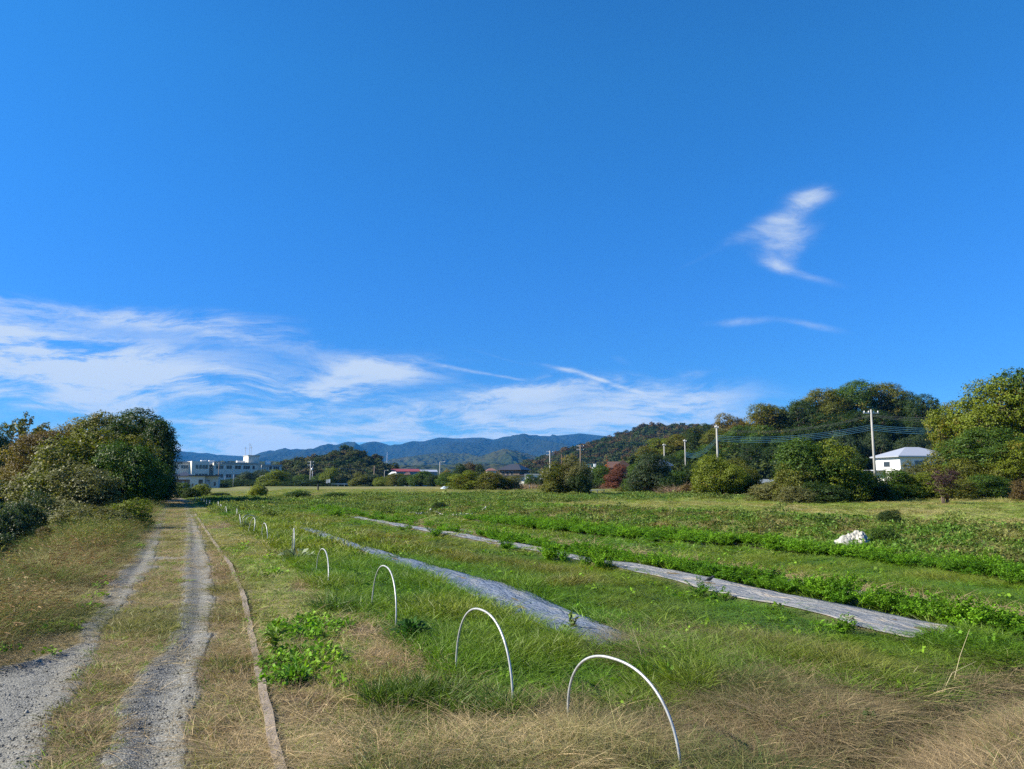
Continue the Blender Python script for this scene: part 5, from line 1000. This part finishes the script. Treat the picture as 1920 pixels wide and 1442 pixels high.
# grey gabled house
s = Site('grey_gabled_house', 'grey house with a white edged gable behind the slim pale pole', 'house', 1228, 140, 4, 0.3); t = s.t; h = s.z(1244, 873.5)
s.box('wall', 'grey', t(1229), t(1259), 0, 9, 0, h); rg = roof(s, 'metalroof', t(1229), t(1259), 0, 9, h, 1.05, 0, .4, axis='y')
MB().prism([(t(1229), -.02, h), (t(1259), -.02, h), (t(1244), -.02, h+1.0)], (0, .2, 0)).build('gable', M['grey'], s.rt)
s.win(t(1238), t(1244), h-1.6, h-.4); s.win(t(1249), t(1255), h-1.6, h-.4); s.box('porch_roof', 'white', t(1231), t(1240), -2, -.003, h-2.0, h-1.85)
# white house on the right: a corner towards the camera, left face in the sun
c0 = P(1690, 900, 104); a_ = math.radians(6); rt = empty('white_house', (c0.x, c0.y, .3), 0); tag(rt, 'white two storey house with grey metal hip roof behind the dark bushes, right', 'house')
dl = (-RV*math.cos(a_)+FH*math.sin(a_)); dr = (RV*math.cos(R(6))+FH*math.sin(R(6))); rt.rotation_euler = (0, 0, math.atan2(dr.y, dr.x))
# local x along dr (right face), local y away from it = along -(left)... dl is perpendicular enough: use exact perpendicular
Lw, Lr = 5.9, 8.0; Hh = P(1690, 857, 104).z-.3
def lbox(nm, mt, x0, x1, y0, y1, z0, z1, par=None): return MB().box(((x0+x1)/2, (y0+y1)/2, z0), (x1-x0, y1-y0, z1-z0)).build(nm, M[mt], par or rt)
lbox('wall', 'white', 0, Lr, 0, Lw, 0, Hh)
m = MB(); ov = .55; x0, x1, y0, y1 = -ov, Lr+ov, -ov, Lw+ov; hh_ = 1.55; rr = Lw/2+ov
v = [(x0, y0, Hh+.02), (x1, y0, Hh+.02), (x1, y1, Hh+.02), (x0, y1, Hh+.02), (x0+rr, (y0+y1)/2, Hh+hh_), (x1-rr, (y0+y1)/2, Hh+hh_)]
m.poly([(a, b_, c_+.16*(i < 4)) for i, (a, b_, c_) in enumerate(v)]+v[:4], [(0, 1, 5, 4), (1, 2, 5), (2, 3, 4, 5), (3, 0, 4), (6, 7, 1, 0), (7, 8, 2, 1), (8, 9, 3, 2), (9, 6, 0, 3), (6, 9, 8, 7)]); m.build('roof', M['metalroof'], rt)
def wwin(face, a, b_, z0, z1):
    if face == 'L': w_ = lbox('window', 'grey', -.06, .05, a, b_, z0, z1); MB().box((-.07, (a+b_)/2, z0+.07), (.03, b_-a-.14, z1-z0-.14)).build('pane', M['glass'], w_)
    else: w_ = lbox('window', 'grey', a, b_, -.06, .05, z0, z1); MB().box(((a+b_)/2, -.07, z0+.07), (b_-a-.14, .03, z1-z0-.14)).build('pane', M['glass'], w_)
wwin('L', 2.3, 3.8, Hh-1.35, Hh-.55); wwin('R', 2.2, 3.8, Hh-1.3, Hh-.5); wwin('R', 5.5, 6.8, Hh-1.3, Hh-.5)
lbox('siding_joint', 'grey', -.012, -.002, .1, Lw-.1, Hh-1.62, Hh-1.6); lbox('lower_roof', 'metalroof', -1.6, 0-.003, 3.5, Lw+1.4, Hh-1.9, Hh-1.75)
# short concrete wall between bushes
g0, g1 = P(1412, 900, 78), P(1466, 900, 78); zt = P(1440, 898.5, 78).z; L_ = (g1-g0).length
o = MB().box((L_/2, 0, -1), (L_, .25, zt+1)).build('concrete_wall', M['white']); o.location = (g0.x, g0.y, 0); o.rotation_euler = (0, 0, math.atan2((g1-g0).y, (g1-g0).x)); tag(o, 'short pale concrete wall showing between the yellow green bush and the big clump', 'wall')
# ---------------------------------------------------------------- small field things
def onground(px, py, z=0.0): g = G(px, py, z); g.z = hz(g.x, g.y); return g
g0, g1 = onground(1094, 932, .2), onground(1133, 930, .2); L_ = (g1-g0).length; rt = empty('metal_table', g0, math.atan2((g1-g0).y, (g1-g0).x)); tag(rt, 'long low metal frame table with pale top at the field edge by the overgrown bush', 'table')
MB().box((L_/2, .35, .38), (L_, .8, .035)).build('table_top', M['galv'], rt)
for x in (.06, L_*.36, L_*.66, L_-.06):
    for y in (.0, .7): MB().box((x, y, -.1), (.05, .05, .48)).build('leg', M['galv'], rt)
g0, g1 = onground(1248, 922, .3), onground(1279, 922, .3); L_ = (g1-g0).length; rt = empty('board_table', g0, math.atan2((g1-g0).y, (g1-g0).x)); tag(rt, 'weathered pinkish board laid on low blocks before the dark bush', 'table')
MB().box((L_/2, .4, .30), (L_, 1.0, .05)).build('board', M['concrete'], rt)
for x in (.25, L_*.5, L_-.3): MB().box((x, .4, -.1), (.3, .8, .40)).build('block', M['dark'], rt)
# crumpled white sheet heap, and a bluish one far off
def heap(name, px, py, w, d_, h_, mt, label, seed, z=.3, cat='plastic sheet'):
    g = onground(px, py, z); n = 60; u_ = np.linspace(-1, 1, n); A, B = np.meshgrid(u_, u_); A = A.ravel(); B = B.ravel(); r_ = np.sqrt(A**2+B**2)
    x = A*w/2*(1+.25*(fbm(A*3, B*3, 1, 2, seed)-.5)*2); y = B*d_/2; env = np.clip(1-r_**2.2*(.7+.9*fbm(A+9, B, .7, 3, seed+1)), 0, 1)**.5
    rg_ = 1-np.abs(fbm(A*2+3, B*2, .6, 5, seed+2)*2-1)*3.0; big = fbm(A+5, B*1.2, .55, 2, seed+7); zz = h_*env*(np.clip(rg_, -.2, 1)*.45+np.clip(big*1.9-.35, .05, 1.1)*.75)-.04
    me = mesh_from(name, np.stack([x, y, zz], 1), grid_faces(n, n), [M[mt]], False, 4); o = link(name, me); o.location = g; o.rotation_euler = (0, 0, -PSI); tag(o, label, cat); return o
M['sheet'] = mat('white_film', (.42, .41, .36), .55, noise=(9, .3), bump=(16, .9)); M['bluesheet'] = mat('blue_film', (.5, .6, .72), .5, noise=(6, .3), bump=(10, .6)); M['tube'] = mat('white_tube', (.45, .44, .38), .6, noise=(14, .35), bump=(25, .9))
heap('crumpled_sheet', 1598, 1000, 1.0, .9, .36, 'sheet', 'heap of crumpled white plastic sheet lying on the weedy bank', 3)
heap('crumpled_sheet', 835, 921, 1.7, 1.2, .42, 'bluesheet', 'bluish white plastic sheet bundle at the far field edge', 12, 0)
def rollt(pts, r, label):
    P3 = [onground(*p)+Vector((0, 0, r*.8+.04*math.sin(i*2.3))) for i, p in enumerate(pts)]; Q = []
    for i in range(len(P3)-1):
        for k in range(6): Q.append(P3[i].lerp(P3[i+1], k/6)+Vector((0, 0, .05*math.sin(i*9+k*2.1))))
    o = MB().tube(Q, [r*(.8+.35*abs(math.sin(i*1.7))) for i in range(len(Q))], 9).build('plastic_tube', M['tube'], None, True); tag(o, label, 'plastic film', 'rolled white plastic film on the ground')
rollt([(768, 964), (785, 966), (800, 964), (811, 958)], .055, 'left roll of twisted white plastic film on the vines'); rollt([(817, 963), (826, 967), (840, 968), (855, 970), (872, 967), (889, 967)], .055, 'long roll of white plastic film right of the dark leafy plant'); rollt([(905, 965), (914, 963)], .045, 'short scrap of white plastic film at the right end')
# posts, pipe, rail, signs, stakes
g = onground(596, 926); MB_ = MB().tube([(0, 0, -.2), (0, 0, .86)], .1, 8); o = MB_.build('wooden_post', M['black']); o.location = g; tag(o, 'short black post standing alone in the far field', 'post')
a, b_ = P(556, 916, 160), P(702, 915, 165); o = MB().tube([(a.x, a.y, .28), (b_.x, b_.y, .28)], .12, 8).build('water_pipe', M['black'], None, True); tag(o, 'long straight dark pipe along the far edge of the field', 'pipe')
a, b_ = P(592, 908, 186), P(652, 908, 190); rt = empty('guard_rail', (a.x, a.y, hz(a.x, a.y)), math.atan2(b_.y-a.y, b_.x-a.x)); L_ = (b_-a).length; gz = hz(a.x, a.y); ztop = P(620, 906, 188).z-gz; tag(rt, 'pale blue guard rail along the road below the knoll', 'guard rail')
MB().box((L_/2, 0, ztop-.35), (L_, .06, .3)).build('rail', M['metalroof'], rt)
for k in range(5): MB().box((L_*(k+.5)/5, .08, -.3), (.12, .08, ztop+.3)).build('post', M['grey'], rt)
for px, top, lb in ((613, 899.5, 'left of two small white upright signs behind the guard rail'), (617.5, 898.5, 'right of two small white upright signs behind the guard rail')):
    p = P(px, top, 192); gz = hz(p.x, p.y); rt = empty('sign', (p.x, p.y, gz), -PSI); MB().box((0, 0, p.z-gz-.9), (.5, .06, .9)).build('panel', M['white'], rt); MB().box((0, .06, -.2), (.06, .05, p.z-gz)).build('post', M['grey'], rt); tag(rt, lb, 'sign', 'white signs by the road')
for k in range(14):
    px = 934+k*6.4+((k*37) % 5)*.4; p = onground(px, 912, 0.2); o = MB().tube([(0, 0, -.2), (0, 0, .85+.2*((k*13) % 5)/5)], .045, 6).build('fence_post', M['timber' if k % 3 else 'grey']); o.location = P(px, 905, 108).xy.to_3d()+Vector((0, 0, .2))
    tag(o, f'{["first", "second", "third", "fourth", "fifth", "sixth", "seventh", "eighth", "ninth", "tenth", "eleventh", "twelfth", "thirteenth", "last"][k]} thin fence post from the left in front of the black tiled house', 'fence post', 'thin posts of the field fence')
for px, py, top, lb in ((465, 930, 913, 'left pale stake of the vine covered frame'), (470, 931, 912, 'right pale stake of the vine covered frame')):
    g = onground(px, py); tp = P(px+4, top, DL(*g.xy)[0]); o = MB().tube([g, tp], .03, 6).build('stake', M['concrete']); tag(o, lb, 'stake', 'pale stakes')
TG['vy'] = (.22, .25, .02); tree(486, 74, 911, 34, 'bush', 'vy', .0, 'bright yellow green vine mass covering a frame in the far field', 'bush', name='vine_covered_frame'); tree(497, 76, 911, 22, 'bush', 'dg', 0, 'right side of the vine covered frame, its shade put into dark green foliage', 'bush')  # second, dark green bush stands in for the frame's shaded right side
for a in [(826, 41, 949, 30, 'bush', 'dg', 0, 'dark leafy plant between the rolls of white film'), (560, 70, 920, 50, 'bush', 'mg', .1, 'low mound of green weeds in the far field left'), (635, 66, 923, 56, 'bush', 'mg', .05, 'rounded green weed clump in the far field below the black post'), (420, 80, 926, 36, 'bush', 'dg', 0, 'flat dark plant left of the vine covered frame'),  # plant left of the vine frame: low, wide bush in dark green
          (1176, 80, 912, 50, 'bush', 'ol', .2, 'low olive scrub right of the metal table'), (1217, 78, 912, 22, 'bush', 'bg', 0, 'small round blue green shrub by the low board'), (1300, 62, 908, 60, 'bush', 'br', .3, 'brownish scrub left of the yellow green bush'), (1640, 19.5, 992, 44, 'bush', 'mg', .05, 'green weeds growing at the right of the white plastic heap'), (1655, 22, 985, 40, 'bush', 'dg', .1, 'dark green weeds behind the white plastic heap')]:
    tree(*a, 'bush')
# broad leaved plants near the camera
def plant(px, py, rad, h_, n, l, w, colr, autumn, label, z=0.0):
    g = onground(px, py); r = np.random.default_rng(int(px)); a = r.uniform(0, 6.283, n); el = np.clip(r.normal(.75, .35, n), .1, 1.4)
    ax = np.stack([np.cos(a)*np.cos(el), np.sin(a)*np.cos(el), np.sin(el)], 1); q = r.uniform(.25, 1, n)[:, None]; c = ax*q*C(rad, rad, h_)*1.0+C(0, 0, .02)
    nr_ = unit(np.cross(np.cross(ax, C(0, 0, 1)), ax)+r.normal(0, .3, (n, 3))); nr_ *= np.sign(nr_[:, 2:3]+1e-6); ln = l*r.uniform(.6, 1.25, n)
    V = leaf_quads(c, nr_, unit(ax+r.normal(0, .25, (n, 3))-C(0, 0, .25)), ln, ln*w); v = np.repeat(r.uniform(0, 1, (n, 3)), 4, 0)
    rt = empty('weed_plant', g); o = link('leaves', mesh_qt('leaves', V, np.arange(n*4).reshape(n, 4), np.zeros((0, 3), int), M['leaf'], v), rt); o.color = (*colr, autumn)
    m = MB()
    for i in range(0, n, max(1, n//14)): m.tube([(0, 0, -.02), tuple(c[i]*.5+C(0, 0, .02)), tuple(c[i])], [.004, .003, .002], 4, False)
    st_ = m.build('stems', M['stem'], rt); tag(rt, label, 'plant')
M['stem'] = mat('green_stem', (.12, .17, .05), .6)
plant(772, 1205, .22, .20, 210, .085, .42, (.028, .085, .014), 0, 'dark green broad leaved weed beside the third hoop'); plant(556, 1052, .42, .22, 120, .15, .4, (.16, .20, .12), .05, 'pale silvery leaved weed in front of the fifth hoop'); plant(548, 1283, .20, .14, 190, .07, .38, (.085, .20, .014), 0, 'bright green leafy weed beside the concrete edging in the foreground')
plant(515, 1225, .10, .30, 60, .12, .22, (.12, .20, .03), .1, 'upright yellow green weed against the concrete edging'); plant(463, 993, .45, .25, 90, .18, .35, (.15, .19, .09), .05, 'pale leaved weed under the straight seventh hoop'); plant(1628, 1352, .10, .10, 50, .06, .4, (.05, .13, .03), 0, 'small blue green weed alone in the brown hay'); plant(1072, 1190, .10, .16, 24, .09, .6, (.16, .22, .07), .2, 'small pale weed growing by the end of the bluish sheet')
plant(1225, 1190, .25, .3, 60, .02, .3, (.2, .15, .07), .2, 'thin brown weed at the end of the bluish sheet')
for i, (a, b_, c_) in enumerate([((1783, 1272), (1800, 1230), (1818, 1180)), ((1760, 1290), (1785, 1262), (1830, 1240)), ((1705, 1280), (1712, 1262), (1722, 1248)), ((1208, 1250), (1200, 1220), (1186, 1180))]):
    g = onground(*a); D_ = DL(*g.xy)[0]; o = MB().tube([g-Vector((0, 0, .05)), P(*b_, D_+.05), P(*c_, D_+.1)], [.0028, .0022, .001], 5).build('dry_stalk', M['straw'] if 'straw' in M else M['timber']); tag(o, ['tall pale grass stalk leaning right at the far end of the hay', 'low bent pale stalk beside the tall one', 'short dry stalk in the lush grass', 'thin stalk near the end of the bluish sheet'][i], 'stalk', 'pale dry stalks')
# the small dark bird on the silver sheet
g = onground(1331, 1112); gz = g.z+.07+.015; D_ = DL(*g.xy)[0]; rt = empty('bird', (g.x, g.y, gz), -PSI+.25); tag(rt, 'small dark long tailed bird standing on the silver plastic sheet', 'bird')
m = MB(); prof = [(-.075, .038, .003), (-.05, .05, .014), (-.02, .058, .024), (.01, .064, .026), (.035, .074, .021), (.048, .084, .0165), (.06, .094, .0175), (.072, .098, .014), (.081, .097, .006), (.094, .095, .0012)]
m.tube([(x, 0, z) for x, z, r in prof], [r for x, z, r in prof], 12); m.poly([(-.05, -.008, .047), (-.05, .008, .047), (-.14, .012, .025), (-.14, -.012, .025), (-.05, 0, .054), (-.14, 0, .03)], [(0, 3, 2, 1), (0, 1, 4), (1, 2, 5, 4), (0, 4, 5, 3), (2, 3, 5)])
m.build('body', M['black'], rt, True)
for s_ in (-1, 1): MB().tube([(.005, s_*.01, .045), (-.005, s_*.011, .022), (.0, s_*.011, 0), (.016, s_*.011, .001)], .0022, 5).build('leg', M['black'], rt)
# dry reeds along the middle distance and the haze
def reedw(z, X, Y):
    return np.clip(np.maximum.reduce([ell(X, Y, 905, 921, 4, 9, 41), ell(X, Y, 960, 922, 5, 8, 42), ell(X, Y, 1010, 922, 5, 8, 43), ell(X, Y, 1165, 921, 5, 7, 44), ell(X, Y, 1205, 922, 3, 6, 45), ell(X, Y, 1330, 938, 4, 3, 46), ell(X, Y, 1300, 932, 3, 4, 47)])*.9, 0, 1)
place('dry_reeds', [clump('reed_clump', 60, .5, .95, .012, .35, .6, 4, M['dryblade'], 300+i) for i in range(3)], [(40, 130, 1.6, 1.3)], reedw,
      lambda z, X, Y: mixc((.30, .22, .12), (.27, .17, .13), .5+z['n'][3]*4), lambda z, X, Y: .9+np.clip(z['n'][1]*2, -.4, .5), 'dry pinkish brown reeds and tall grass at the far edge of the field')
hb = MB().box((0, 3300, -4), (17000, 12500, 464)).build('haze', None); hb.data.materials.clear()
mh = bpy.data.materials.new('haze'); mh.use_nodes = True; t = mh.node_tree; t.nodes.clear()
pv = node(t, 'ShaderNodeVolumePrincipled'); pv.inputs['Color'].default_value = (.07, .40, 1.0, 1); pv.inputs['Density'].default_value = 0.62e-4; pv.inputs['Anisotropy'].default_value = 0.0
ou = node(t, 'ShaderNodeOutputMaterial'); t.links.new(pv.outputs[0], ou.inputs['Volume']); hb.data.materials.append(mh); tag(hb, kind='stuff')
